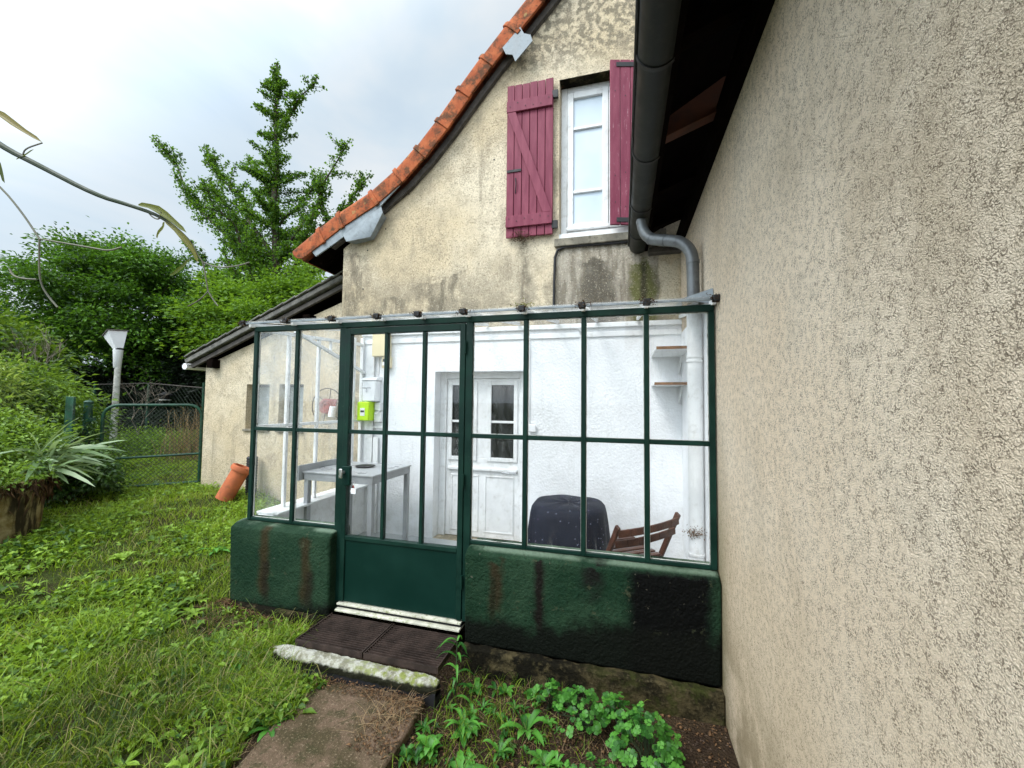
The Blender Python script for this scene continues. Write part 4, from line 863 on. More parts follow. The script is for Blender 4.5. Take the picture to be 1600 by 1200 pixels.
def mesh_wire(fn, W, H, step, r=.0016, rail=True):
    m_ = MB(); k = -H
    while k < W:
        for sgn in (0, 1):
            a0 = max(k, 0); a1 = min(k+H, W)
            if a1-a0 > .02:
                z0, z1 = (a0-k, a1-k)
                if sgn: z0, z1 = H-z0, H-z1
                m_.tube([fn(a0, z0), fn((a0+a1)/2, (z0+z1)/2), fn(a1, z1)], r, 3, False)
        k += step
    return m_
mesh_wire(lambda u, z: gp(.03+u, .04+z), Lg-.06, ht-.10, .055, .0028).build('wire_mesh', 'wire', gt_)
MB().tube([gp(Lg-.02, .62), gp(Lg+.10, .60)], .010, 6).build('latch', 'iron', gt_)
for (x_, y_, z_, w_, ht_, lab) in ((-6.86, 3.70, -1.26, .045, 1.20, 'round green hinge post carrying the garden gate'),):
    p_ = thing('gate_post', lab, 'post', (x_, y_, z_)); MB().tube([(x_, y_, z_-.1), (x_, y_, z_+ht_)], w_, 12).build('post', 'gatepaint', p_); MB().lathe([(w_+.004, 0), (w_+.006, .012), (w_*.7, .03), (.001, .035)], Matrix.Translation((x_, y_, z_+ht_)), 12).build('cap', 'gatepaint', p_)
    for q in (.25, .95): MB().box(x_-.03, x_+.08, y_-.02, y_+.05, z_+q, z_+q+.05).build('hinge', 'gatepaint', p_, .004)
p_ = thing('fence_panel', 'dark green metal panel post at the hedge end of the gate', 'post', (-6.85, 3.52, -1.26))
MB().box(-6.93, -6.78, 3.50, 3.53, -1.3, 0.02).build('plate', 'gatepaint', p_, .006)
mw = mesh_wire(lambda u, z: Vector((-6.9-u*.5, 3.45-u*.85, -1.2+z)), 1.2, 1.35, .08, .0015).build('wire_fence', 'wire'); tag(mw, 'sagging wire netting caught in the hedge beside the gate', 'fence')
# fence behind
ff = thing('chain_link_fence', 'chain link fence with green posts at the end of the garden', 'fence', (-12.5, 8, -1.25))
for x_ in (-14.6, -12.48, -10.5, -8.5, -6.5): MB().tube([(x_, 8, -1.35), (x_, 8, .44)], .035, 8).build('post', 'gatepaint', ff)
MB().tube([(-14.6, 8, .40), (-12.48, 8, .43), (-10.5, 8, .30), (-8.5, 8, .35), (-6.5, 8, .35)], .018, 6).build('top_wire', 'oldwood', ff)
mesh_wire(lambda u, z: Vector((-14.6+u, 8, -1.2+z)), 8.1, 1.55, .13, .003).build('wire_mesh', 'wire', ff)
hl = thing('hanging_lantern', 'small bird feeder lantern hanging from the far fence wire', 'lantern', (-11.7, 7.9, .0))
MB().tube([(-11.7, 7.9, .36), (-11.7, 7.9, .2)], .006, 5).build('cord', 'iron', hl); MB().lathe([(.02, .2), (.16, .12), (.16, .10), (.09, .10), (.09, 0), (.001, 0)], Matrix.Translation((-11.7, 7.9, 0)), 14).build('shade', 'iron', hl); MB().lathe([(.001, 0), (.13, 0), (.13, .02), (.001, .02)], Matrix.Translation((-11.7, 7.9, -.03)), 14).build('tray', 'dirtywhite', hl)
gl_ = thing('garden_lamp', 'white garden lamp post with peeling paint and a tilted flared head', 'lamp post', (-11.15, 6.5, -1.25))
MB().tube([(-11.18, 6.5, -1.35), (-11.15, 6.5, .72)], [.066, .055], 12).build('post', 'dirtywhite', gl_)
MB().lathe([(.062, 0), (.068, .01), (.092, .42), (.001, .42)], Matrix.Translation((-11.17, 6.5, .70)), 16).build('collar', 'white', gl_)
lm = Matrix.Translation((-11.16, 6.5, 1.14)) @ Matrix.Rotation(R(-20), 4, 'Y') @ Matrix.Rotation(R(30), 4, 'Z')
MB().lathe([(.001, 0), (.095, 0), (.235, .38), (.001, .38)], lm, 4).build('shade', 'white', gl_); MB().lathe([(.001, .382), (.262, .382), (.258, .405), (.16, .425), (.001, .43)], lm, 4).build('lamp_cap', 'oldwood', gl_)
MB().tube([(-11.16, 6.5, 1.13), (-11.16, 6.5, 1.175)], .06, 8).build('lamp_neck', 'iron', gl_)

# ------------------------------------------------------------ planter
pn = thing('concrete_planter', 'stained yellowish concrete tub overgrown by brambles at the left edge', 'planter', (-5.5, 2.0, -1.35))
MB().lathe([(.001, -.1), (.50, -.1), (.53, .2), (.55, .52), (.55, .60), (.48, .60), (.46, .5), (.001, .5)], Matrix.Translation((-5.52, 2.08, -1.34)), 40).build('tub', 'planter', pn)
th_ = rng.uniform(0, 6.283, 700); P = np.stack([-5.52+.57*np.cos(th_), 2.08+.57*np.sin(th_), -.70-rng.gamma(2, .035, 700)], 1)
th2 = rng.uniform(-2.2, 1.2, 60); crown('overhang_leaves', np.stack([-5.52+.50*np.cos(th2), 2.08+.50*np.sin(th2), rng.uniform(-.74, -.58, 60)], 1), 26, .05, 'bush', pn, .7, .06, (.1, 1), .55)
leaves('root_mat', P, np.stack([rng.normal(size=700)*.4, rng.normal(size=700)*.4, -np.ones(700)], 1), rng.uniform(.05, .16, 700), 'litter', pn, rng.uniform(0, .6, 700), wid=.06)

# ------------------------------------------------------------ vegetation
# ginkgo with steep feathery limbs
gk = thing('ginkgo_tree', 'tall ginkgo with upswept feathery limbs standing behind the shed', 'tree', (-11.3, 11, -1.3))
tr = MB(); trunk = skeleton_branch(tr, (-11.2, 11, -1.5), (-11.75, 11, 11.9), .24, .03, 14, .006); tr.build('trunk', 'bark', gk)
lim = MB(); cl = []
LB = [((-11.3, 11, 3.0), (-16.6, 10.4, 9.6), 1.), ((-11.35, 11, 4.4), (-15.7, 11.6, 9.9), .9), ((-11.3, 11, 3.6), (-14.9, 11.2, 8.3), .7), ((-11.5, 11, 6.6), (-13.2, 11.3, 8.9), .4),
      ((-11.3, 11, 4.6), (-8.5, 10.8, 8.4), .8), ((-11.3, 11, 4.0), (-8.05, 11.3, 7.5), .8), ((-11.7, 11, 9.4), (-10.0, 11.0, 11.05), .4), ((-11.4, 11, 6.0), (-10.0, 11.4, 7.8), .4),
      ((-11.2, 11, 2.6), (-8.5, 10.4, 5.2), .9), ((-11.2, 11, 2.2), (-8.3, 11.6, 4.1), .9), ((-11.2, 11, 2.0), (-14.6, 10.2, 5.4), .9), ((-11.2, 11, 1.6), (-13.8, 11.4, 3.6), .9), ((-11.3, 11, 3.2), (-14.0, 11.8, 6.6), .8),
      ((-11.3, 11, 3), (-12, 8.8, 6.5), .8), ((-11.3, 11, 3), (-11, 13.2, 6.5), .8), ((-11.3, 11, 2), (-11.6, 9.2, 4.5), .8), ((-11.2, 11, 3.4), (-9.6, 10.5, 5.9), .8), ((-11.3, 11, 3.0), (-12.9, 10.4, 5.2), .8)]
for a, b, sc in LB:
    pts_ = skeleton_branch(lim, a, b, .07*sc+.02, .012, 7, .035)
    L = (Vector(b)-Vector(a)).length
    for t in np.linspace(.10, 1.0, int(L*7)): cl.append((np.array(along(pts_, t)), (.36-.31*t)*sc+.03))
    for q in range(int(L*4.4)):           # side twigs, mostly rising
        t = rr.uniform(.25, .95); p0 = along(pts_, t); dd = (Vector(b)-Vector(a)).normalized()*.35 + Vector((rr.uniform(-.8, .8), rr.uniform(-.6, .6), rr.uniform(-.2, .75))); ll = rr.uniform(.35, 1.3)*(1.15-t)*1.35*sc+.22
        p1 = p0 + dd*ll; lim.tube([p0, p1], [.015, .006], 4)
        for u_ in np.linspace(.2, 1, max(2, int(ll*7))): cl.append((np.array(p0.lerp(p1, u_)), .055+.06*(1-u_)))
for t in np.linspace(.22, 1, 90): cl.append((np.array(along(trunk, t)), .44*(1-t)+.05))
for q in range(72):
    t = rr.uniform(.35, .97); p0 = along(trunk, t); az = rr.uniform(0, 6.28); ll = rr.uniform(.7, 1.2)*(.35+2.1*(1-t)); p1 = p0+Vector((math.cos(az), math.sin(az)*.7, .28))*ll
    lim.tube([p0, p1], [.02, .006], 4)
    for u_ in np.linspace(.15, 1, int(5+ll*7)): cl.append((np.array(p0.lerp(p1, u_)), .15-.10*u_))
lim.build('limb', 'bark', gk)
Pc = []; Vv = []; 
for c0, r_ in cl:
    n = int(11+r_*85); Pc.append(c0 + rng.normal(size=(n, 3))*r_*np.array([.75, .75, .7])); Vv.append(np.clip(rng.uniform(.0, .5)+.35*(c0[2] < 4.6)+rng.normal(size=n)*.2, 0, 1))
Pc = np.concatenate(Pc); Vv = np.concatenate(Vv); print('ginkgo leaves', len(Pc))
leaves('crown', Pc, rng.normal(size=(len(Pc), 3))+np.array([0, 0, -.2]), rng.uniform(.055, .105, len(Pc)), 'ginkgo', gk, Vv, wid=.85)

def broad_tree(name, label, base, cen, rad, k, per, ls, mat, group=None, spikes=0, flat=.4, crad=.38, vb=(0, 1), shell=(.55, 1.02), trunk_r=.16):
    t_ = thing(name, label, 'tree', base, group)
    m_ = MB(); skeleton_branch(m_, base, (cen[0], cen[1], cen[2]+rad[2]*.3), trunk_r, .05, 8, .02); m_.build('trunk', 'bark', t_)
    d = fib_dirs(k); d[:, 2] = np.where(d[:, 2] < -.75, -d[:, 2], d[:, 2])
    lum = 1 + .16*np.sin(d[:, 0]*5+cen[0]) + .13*np.sin(d[:, 1]*6+d[:, 2]*5)
    rr2 = rng.uniform(shell[0], shell[1], k)[:, None]*lum[:, None]
    P = np.array(cen) + d*rr2*np.array(rad)
    if spikes:
        for _ in range(spikes):
            dd = fib_dirs(1)[0]; dd[2] = abs(dd[2])*.9+.1; dd /= np.linalg.norm(dd)
            L = rng.uniform(.08, .30)
            P = np.concatenate([P, [np.array(cen) + dd*np.array(rad)*(1+L*u_) for u_ in np.linspace(.0, 1, 5)]])
    lm_ = MB()
    for q in P[rng.integers(0, len(P), 26)]:
        skeleton_branch(lm_, (cen[0], cen[1], cen[2]-rad[2]*.35), tuple(q), .035, .008, 5, .04)
    lm_.build('limb', 'bark', t_)
    crown('crown', P, per, ls, mat, t_, flat, crad, vb); return t_
broad_tree('hornbeam_tree', 'dense round dark green hornbeam tree behind the garden lamp', (-15.0, 8.9, -1.3), (-15.3, 9.0, 2.3), (2.65, 2.3, 2.15), 620, 95, .105, 'broad', 'trees at the end of the garden', 40, .42, .27)
broad_tree('broadleaf_tree', 'dark broad tree partly cut by the left edge behind the hedge', (-22.6, 9, -1.3), (-22.8, 9.2, 1.3), (1.9, 1.8, 1.9), 240, 80, .125, 'broad', 'trees at the end of the garden', 16, .4, .33, (0, .7))
broad_tree('maple_tree', 'bright yellow green maple tree beside the shed roof', (-10.6, 9.4, -1.3), (-10.3, 9.6, 1.8), (2.5, 1.4, 1.35), 330, 75, .12, 'maple', 'trees at the end of the garden', 20, .32, .28)
broad_tree('maple_sapling', 'light green leafy sapling rising between the maple and the ginkgo', (-8.9, 9.2, -1.3), (-8.7, 9.6, 2.1), (1.6, 1.0, 1.5), 170, 70, .11, 'maple', 'trees at the end of the garden', 12, .4, .26, (0, .7), trunk_r=.06)
broad_tree('young_maple', 'small upright leafy maple shoot with sky behind it', (-12.0, 9.1, -1.3), (-11.9, 9.2, 2.6), (.42, .4, 1.15), 46, 55, .10, 'maple', 'trees at the end of the garden', 5, .6, .16, (0, .8), trunk_r=.04)
# white blossom tree far off
bt = thing('blossom_tree', 'pale leafless looking blossom tree far off between maple and ginkgo', 'tree', (-17, 15, -1.3))
m_ = MB(); skeleton_branch(m_, (-18.6, 15, -1.5), (-18.6, 15, 2.5), .15, .05, 6, .02); 
cpts = []
for q in range(70):
    e_ = Vector((-18.6+rr.uniform(-1.3, 1.3), 15+rr.uniform(-1, 1), rr.uniform(3.2, 5.3))); skeleton_branch(m_, (-18.6, 15, 2.2), tuple(e_), .03, .008, 5, .05); cpts.append(tuple(e_)); cpts.append(tuple(Vector((-18.6, 15, 2.2)).lerp(e_, .7)))
m_.build('trunk', 'deadwood', bt); crown('blossom', np.array(cpts), 26, .06, 'blossom', bt, .8, .22)
# dark conifer backdrop: individual firs
firs = [(-16.3, 10.0, 2.2), (-14.2, 10.4, 2.9), (-12.2, 9.6, 2.3), (-10.2, 10.2, 2.4), (-18.3, 9.5, 1.4), (-8.2, 10.6, 2.2), (-20.8, 10, 1.3), (-23.4, 10.5, 1.6), (-6.2, 11, 1.9), (-13.2, 9.8, 2.2), (-15.3, 9.9, 2.3), (-11.2, 9.7, 1.9)]
names_ = ['behind the hornbeam', 'behind the garden lamp', 'behind the far fence post', 'behind the dry stems', 'left of the hornbeam', 'hidden behind the shed corner', 'behind the tree at the left edge', 'farthest left of the row', 'behind the shed roof', 'between the lamp and the far fence post', 'straight below the hornbeam crown', 'under the maple beside the shed']
def fir(x_, y_, ht_, label):
    t_ = thing('fir_tree', label, 'tree', (x_, y_, -1.3), 'dark firs closing the garden')
    MB().tube([(x_, y_, -1.5), (x_, y_, -1.3+ht_*.95)], [.12, .02], 6).build('trunk', 'bark', t_)
    k = 290; h_ = rng.uniform(0.0, 1, k)**1.1; az = rng.uniform(0, 6.283, k); rad_ = (1.35*(1-h_)**.7+.15)*rng.uniform(.55, 1.05, k)
    P = np.stack([x_+rad_*np.cos(az), y_+rad_*np.sin(az), -1.25+h_*ht_-rad_*.12], 1)
    crown('crown', P, 60, .15, 'darkfir', t_, .25, .26, (0, 1), .35)
for (x_, y_, h_), nm in zip(firs, names_): fir(x_, y_, h_+1.0, 'dark fir tree '+nm)

# hedge of brambles and reeds at the left
def bramble(name, label, cen, rad, k, per, ls, mat, wid=.5, crad=.13, vb=(0, 1), flat=.6, shell=(.5, 1.0)):
    t_ = thing(name, label, 'bush', (cen[0], cen[1], -1.3)); d = fib_dirs(k); d[:, 2] = np.abs(d[:, 2])*1.3-.35; d = nrm(d)
    P = np.array(cen)+d*rng.uniform(shell[0], shell[1], k)[:, None]*np.array(rad)*(1+.15*np.sin(d[:, :1]*7+d[:, 2:]*5))
    m_ = MB()
    for q in P[rng.integers(0, k, 30)]: skeleton_branch(m_, (cen[0]+rr.uniform(-.2, .2), cen[1], -1.3), tuple(q), .009, .003, 6, .06)
    m_.build('stem', 'bark', t_); crown('foliage', P, per, ls, mat, t_, flat, crad, vb, wid); return t_
bramble('bramble_bush', 'bright green leafy bramble spilling over the concrete tub', (-6.45, 2.45, -.62), (.85, .62, .52), 300, 50, .052, 'bush', .5, .10)
bramble('elder_bush', 'tall mixed green bush filling the hedge left of the gate', (-9.2, 3.9, -.45), (1.5, .9, 1.05), 440, 55, .085, 'bush', .38, .14, (0, .85))
bramble('reed_bush', 'pale yellow green wispy bush at the left edge of the hedge', (-8.7, 3.0, -.40), (1.15, .6, 1.0), 340, 60, .095, 'palebush', .22, .15)
bramble('laurel_bush', 'darker leafy shrub rising behind the reeds below the cut tree', (-12.3, 4.6, .35), (2.0, 1.2, 1.25), 330, 55, .13, 'bush', .5, .18, (0, .45))
bramble('ivy_creeper', 'dark creeper with five fingered leaves climbing the gate post', (-6.45, 3.32, -.98), (.46, .42, .42), 150, 36, .06, 'ivy', .55, .07, (0, 1))
bramble('post_creeper', 'thin creeper wound around the green hinge post', (-6.88, 3.68, -.75), (.16, .14, .62), 60, 26, .05, 'ivy', .55, .05, (.1, 1))
bramble('nettle_patch', 'dark nettles growing thick along the far fence behind the lamp', (-10.6, 7.2, -1.25), (4.0, 1.1, .42), 620, 42, .075, 'bush', .5, .14, (.25, 1))
bramble('ground_elder', 'leafy ground elder at the foot of the concrete tub', (-5.15, 2.35, -1.38), (.75, .75, .20), 170, 34, .05, 'clover', .6, .08, (0, .8))
# iris clump
ir = thing('iris_clump', 'pale sword leaved clump arching out of the hedge towards the gate', 'plant', (-5.42, 2.6, -1.2))
P = []; V = []; F = []
for k in range(58):
    az = rng.normal()*.75+.15; el = rng.uniform(-.1, 1.0); L = rng.uniform(.35, .66); d = np.array([math.cos(az)*math.cos(el), math.sin(az)*math.cos(el)*.9, math.sin(el)])
    base = np.array([-5.42, 2.60, -.60])+rng.normal(size=3)*np.array([.09, .06, .05]); sd2 = np.cross(d, [0, 0, 1.]); sd2 /= np.linalg.norm(sd2)+1e-6; w0 = rng.uniform(.016, .026); o0 = len(V)
    sd2 = sd2*math.cos(k)*.6+np.array([0, 0, 1.])*.6*math.sin(k)+sd2*.4
    for i, (t, ww) in enumerate(((0, .7), (.3, 1), (.6, .95), (.85, .6), (1, .02))):
        c_ = base + d*L*t + np.array([0, 0, -.28*L*t*t]); V += [tuple(c_-sd2*w0*ww), tuple(c_+sd2*w0*ww)]; P += [min(1, .2+.8*(k % 7)/7)]*2
    F += [(o0+2*i, o0+2*i+1, o0+2*i+3, o0+2*i+2) for i in range(4)]
mesh_np('sword_leaves', np.array(V), [np.array(F)], 'yucca', ir, np.array(P))
# dead shrub
def dead(name, label, base, H, W, n, mat='deadwood', r=.02):
    t_ = thing(name, label, 'shrub', base); m_ = MB()
    def rec(p, d, L, r_, dep):
        q = p + d*L; mid = p.lerp(q, .5)+Vector((rr.uniform(-1, 1), rr.uniform(-1, 1), rr.uniform(-.3, .6)))*L*.12; m_.tube([p, mid, q], [r_, r_*.8, r_*.6], 5)
        if dep:
            for _ in range(rr.choice((2, 3))):
                nd = (d+Vector((rr.uniform(-1, 1)*W, rr.uniform(-.7, .7)*W, rr.uniform(-.2, .6)))).normalized(); rec(q, nd, L*rr.uniform(.6, .85), r_*.62, dep-1)
    for _ in range(n): rec(Vector(base)+Vector((rr.uniform(-.2, .2), 0, 0)), Vector((rr.uniform(-.4, .4), rr.uniform(-.2, .2), 1)).normalized(), H*.38, r, 4)
    m_.build('branch', mat, t_); return t_
dead('dead_shrub', 'bare bleached dead shrub standing in the hedge beside the lamp', (-10.4, 4.7, -1.0), 1.9, .6, 3, r=.016)
dead('dead_branch', 'low bare grey branches sprawling right of the lamp post', (-11.3, 7.1, -1.0), 1.35, 1.2, 2, r=.013)
# dry stems
n = 520; P = np.stack([rng.normal(-8.45, .36, n), rng.normal(6.4, .25, n), np.full(n, -1.2)], 1)
ds = blades('dry_stem_clump', P, rng.uniform(.45, 1.25, n)*np.exp(-((P[:, 0]+8.45)/.9)**2), rng.uniform(.1, .5, n), np.full(n, .007), 'drygrass', None, rng.uniform(0, 1, n)); tag(ds, 'clump of tall dry brown stems behind the gate', 'dry plant')

# lawn: blades thick near, thinner far; nothing on slab, step, porch or soil bed
def lawn_points(n, rmin, rmax, amin=22, amax=102, bare=True):
    th = rng.uniform(R(amin), R(amax), n); r_ = rmin*(rmax/rmin)**rng.uniform(0, 1, n)
    x_ = -r_*np.sin(th); y_ = r_*np.cos(th)
    edge = -1.70 - .05*np.sin(y_*9) - .04*np.sin(y_*23+1)
    ok = (x_ < edge) & ~((x_ > -2.10) & (y_ > 2.05)) & ~((x_ > -3.0) & (y_ > 2.44)) & ~((x_ > -3.19) & (y_ > 3.9)) & ~((x_ > -5.84) & (y_ > 4.44)) & (y_ < 7.9) & (y_ > -.5)
    nzv = np.sin(x_*2.3+1)*np.sin(y_*2.9+.5)+.6*np.sin(x_*5.1+y_*3)+.4*np.sin(x_*9-y_*7)
    bareq = ((x_+4.7)**2/.7+(y_-1.9)**2/.10 < 1) | ((x_+2.75)**2/.25+(y_-2.30)**2/.035 < 1) | ((x_+2.0)**2/.05+(y_-1.35)**2/.12 < 1) | ((x_+3.9)**2/.10+(y_-1.5)**2/.03 < 1)
    if bare: ok &= ~(bareq & (rng.uniform(0, 1, n) < .8)) & ~((nzv < -1.1) & (rng.uniform(0, 1, n) < .5))
    x_, y_ = x_[ok], y_[ok]; return np.stack([x_, y_, hgt(x_, y_)], 1), r_[ok], nzv[ok]
P, r_, nz_ = lawn_points(250000, 1.5, 13)
n = len(P); print('blades', n)
tall = np.exp(-((P[:, 0]+2.1)**2/.15+(P[:, 1]-1.9)**2/.2)) + .7*sm((nz_-.3)/.8) + .5*np.exp(-((P[:, 0]+2.9)**2+(P[:, 1]-1.1)**2)/.5)
H = rng.gamma(4, .0105, n)*(1+.9*tall)*(1+.02*r_); H = np.clip(H, .015, .19)
v = np.clip(.36+.25*(r_ > 5.5)+.15*nz_+.18*((P[:, 0] < -2.9) & (P[:, 1] > 1.2))+rng.normal(size=n)*.26, 0, 1); dry = rng.uniform(0, 1, n) < (.04+.13*((nz_ < -.4) | ((P[:, 0] > -2.5) & (P[:, 1] < 2.3)))); v = np.where(dry, 1, np.minimum(v, .84))
b_ = blades('grass', P, H, H*rng.uniform(.3, 1.6, n), rng.uniform(.0022, .0045, n)*(1+.10*r_), 'grass', None, v); tag(b_, 'rough green lawn with dry yellowish patches', kind='stuff')
P, r_, nz_ = lawn_points(150000, 1.5, 13); k = (nz_+.5*np.sin(P[:, 0]*6.1)*np.sin(P[:, 1]*7.3) > -.1); P, r_, nz_ = P[k], r_[k], nz_[k]; n = len(P)
P[:, 2] += rng.uniform(.015, .06, n)
D = rng.normal(size=(n, 3))*np.array([1, 1, .35])
c_ = leaves('clover', P, D, rng.uniform(.014, .040, n)*(1+.08*r_), 'clover', None, np.clip(.38+.15*nz_+.15*(P[:, 0] < -2.9)+rng.normal(size=n)*.28, 0, 1), wid=.6); tag(c_, 'clover and small weeds mixed through the lawn', kind='stuff')
# dead litter and straw
def bedpts(n, xa, xb, ya, yb): x_ = rng.uniform(xa, xb, n); y_ = rng.uniform(ya, yb, n); return np.stack([x_, y_, hgt(x_, y_)+.006], 1)
P = np.concatenate([bedpts(1500, -3.0, -2.05, 2.44, 2.53)+np.array([0, 0, .02]), bedpts(1800, -3.1, -2.05, 2.15, 2.47), bedpts(600, -1.75, -1.05, 2.0, 2.09)+np.array([0, 0, .03]), bedpts(2200, -1.02, .5, 1.3, 2.44), bedpts(900, -5.6, -4.2, 1.3, 2.2), bedpts(500, -1.25, -1.04, 1.7, 2.08)+np.array([0, 0, .025])]); n = len(P)
D = rng.normal(size=(n, 3))*np.array([1, 1, .12]); l_ = leaves('leaf_litter', P, D, rng.uniform(.008, .026, n), 'litter', None, rng.uniform(0, 1, n), wid=.35); tag(l_, 'brown leaf litter scattered by the step and on the bed', kind='stuff')
P = np.concatenate([bedpts(260, -2.9, -2.05, 2.15, 2.47), bedpts(160, -1.3, -1.04, 1.75, 2.1)+np.array([0, 0, .03]), bedpts(420, -1.02, .1, 1.5, 2.44), bedpts(200, -2.4, -1.65, 1.5, 2.1)]); n = len(P)
s_ = blades('straw', P, rng.uniform(.01, .06, n), rng.uniform(.05, .20, n), rng.uniform(.0015, .003, n), 'drygrass', None, rng.uniform(0, 1, n)); tag(s_, 'dry straw lying across slab edge and flower bed', kind='stuff')
# pebbles in the bed
V = []; F = []; Pp = bedpts(1500, -1.02, .52, 1.2, 2.45)
for q in Pp:
    s0 = rr.choice((.003, .004, .005, .006, .012)) ; o0 = len(V); a = rr.uniform(0, 6)
    for dx_, dy_, dz_ in ((1, 0, 0), (0, 1, 0), (-1, 0, 0), (0, -1, 0), (0, 0, .7), (0, 0, -.5)):
        V.append((q[0]+s0*(dx_*math.cos(a)-dy_*math.sin(a))*rr.uniform(.7, 1.2), q[1]+s0*(dx_*math.sin(a)+dy_*math.cos(a)), q[2]+s0*dz_))
    F += [(o0, o0+1, o0+4), (o0+1, o0+2, o0+4), (o0+2, o0+3, o0+4), (o0+3, o0, o0+4), (o0+1, o0, o0+5), (o0+2, o0+1, o0+5), (o0+3, o0+2, o0+5), (o0, o0+3, o0+5)]
pb = mesh_np('pebbles', np.array(V), [np.array(F)], 'litter', None, np.repeat(rng.uniform(0, 1, len(Pp)), 6), True); tag(pb, 'small brown pebbles on the dark flower bed', kind='stuff')
# sparse grass on the bed
P = bedpts(2600, -1.0, .1, 1.2, 2.45); k = rng.uniform(0, 1, len(P)) < np.exp(-((P[:, 0]+.85)/.45)**2)+.12; P = P[k]; n = len(P)
b2_ = blades('bed_grass', P, rng.uniform(.02, .11, n), rng.uniform(.02, .10, n), rng.uniform(.002, .004, n), 'grass', None, rng.uniform(0, .84, n)); tag(b2_, 'sparse grass tufts at the left of the flower bed', kind='stuff')

# lobed leaf plants (columbine), rosettes
def lobed(V, F, c, nrm_, s_, var, VR, lobes=3):
    nrm_ = Vector(nrm_).normalized(); a = nrm_.cross(Vector((0, 0, 1)) if abs(nrm_.z) < .95 else Vector((1, 0, 0))).normalized(); b = nrm_.cross(a); rot = rr.uniform(0, 6.28)
    for L in range(lobes):
        t0 = rot + L*2*math.pi/lobes; o0 = len(V); V.append(tuple(c)); VR.append(var)
        ring = []
        for j in range(9):
            u_ = (j/8-.5)*1.75; rad_ = s_*(.55+.45*math.cos(u_*1.0))*(1+.10*math.cos(j*math.pi)); t = t0+u_*(2*math.pi/lobes)/2
            V.append(tuple(c + a*math.cos(t)*rad_ + b*math.sin(t)*rad_ + nrm_*(s_*.12*math.cos(u_*2)-s_*.05))); VR.append(var)
        for j in range(8): F.append((o0, o0+1+j, o0+2+j))
def columbine(label, cx, cy, n, H, sp, ls):
    t_ = thing('columbine_plant', label, 'plant', (cx, cy, -1.70), 'columbine plants in the flower bed'); V = []; F = []; VR = []; m_ = MB(); z0 = float(hgt(cx, cy))
    for k in range(n):
        a = rr.uniform(0, 6.28); r_ = sp*math.sqrt(rr.random()); c = Vector((cx+r_*math.cos(a), cy+r_*math.sin(a), z0+H*(1-.55*(r_/sp)**2)*rr.uniform(.55, 1.0)))
        for q in range(rr.choice((2, 3, 3))):
            cc = c + Vector((rr.uniform(-1, 1), rr.uniform(-1, 1), rr.uniform(-.3, .4)))*ls*1.2; lobed(V, F, cc, (rr.uniform(-.5, .5)+.3*math.cos(a), rr.uniform(-.6, .2)+.3*math.sin(a), 1), ls*rr.uniform(.7, 1.15), rr.random(), VR)
            m_.tube([cc, c-Vector((0, 0, ls))], .0012, 4, False)
        m_.tube([(cx+rr.uniform(-.02, .02), cy+rr.uniform(-.02, .02), z0), ((cx+c.x)/2+.01, (cy+c.y)/2, (z0+c.z)/2+.02), c-Vector((0, 0, ls))], .0018, 5)
    mesh_np('foliage', np.array(V), [np.array(F)], 'plant', t_, np.array(VR)); m_.build('stem', 'twig', t_)
columbine('tallest bushy columbine, nearest the beige wall', .10, 2.02, 62, .30, .15, .021)
columbine('columbine with rounded leaves against the footing, middle of the bed', -.22, 2.22, 40, .22, .13, .020)
columbine('small columbine at the left of the mossy footing', -.40, 2.30, 16, .20, .06, .017)
columbine('low feathery columbine spreading at the bottom edge of the bed', -.12, 1.88, 34, .13, .15, .013)
columbine('leafy weed overlapping the right corner of the stone slab', -1.02, 1.52, 26, .09, .14, .024)
columbine('bright clump of columbine leaves beside the footing, second from the wall', -.02, 2.26, 30, .20, .09, .018)
columbine('low spreading columbine at the lower right of the bed', .16, 1.80, 34, .16, .13, .017)
columbine('patch of lobed weed leaves low between slab and columbines', -.42, 1.72, 26, .10, .13, .015)
def weeds(name, label, P, L, mat, up=(.3, 1.3)):
    V = []; F = []; VR = []
    for q in P:
        n_ = rr.randint(5, 9); Lr = L*rr.uniform(.5, 1.25); wr = Lr*rr.uniform(.06, .17); a0 = rr.uniform(0, 6.28); u0_ = rr.uniform(*up); base_v = rr.uniform(0, .8)
        for k in range(n_):
            az = a0+k*2.4+rr.uniform(-.5, .5); l_ = Lr*rr.uniform(.45, 1.1); u_ = u0_*rr.uniform(.5, 1.3); o0 = len(V); sdv = Vector((-math.sin(az), math.cos(az), 0)); d = Vector((math.cos(az), math.sin(az), 0)); vv = min(1, max(0, base_v+rr.uniform(-.15, .35)))
            for i in range(6):
                t = i/5; c = Vector(q) + d*l_*t*(1-.2*u_) + Vector((0, 0, l_*u_*(t-.75*t*t)+.004)); ww = wr*math.sin(math.pi*min(1, .06+t*.94))**.7*(1+.22*math.sin(i*2.9+k))
                V += [tuple(c-sdv*ww+Vector((0, 0, ww*.35))), tuple(c), tuple(c+sdv*ww+Vector((0, 0, ww*.35)))]; VR += [vv]*3
            for i in range(5):
                for j in (0, 1): F.append((o0+3*i+j, o0+3*i+j+1, o0+3*i+j+4, o0+3*i+j+3))
    o = mesh_np(name, np.array(V), [np.array(F)], mat, None, np.array(VR), True); tag(o, label, kind='stuff')
Pw, rw, nw = lawn_points(900, 1.5, 9, bare=False); weeds('lawn_weeds', 'strap leaved weeds scattered through the lawn', Pw, .13, 'clover')
Pw = bedpts(150, -1.0, .1, 1.3, 2.42); kk = rng.uniform(0, 1, 150) < np.where(Pw[:, 0] < -.3, .75, .25)
weeds('bed_weeds', 'small mixed weeds between the larger plants of the bed', Pw[kk], .085, 'plant', (.5, 1.5))
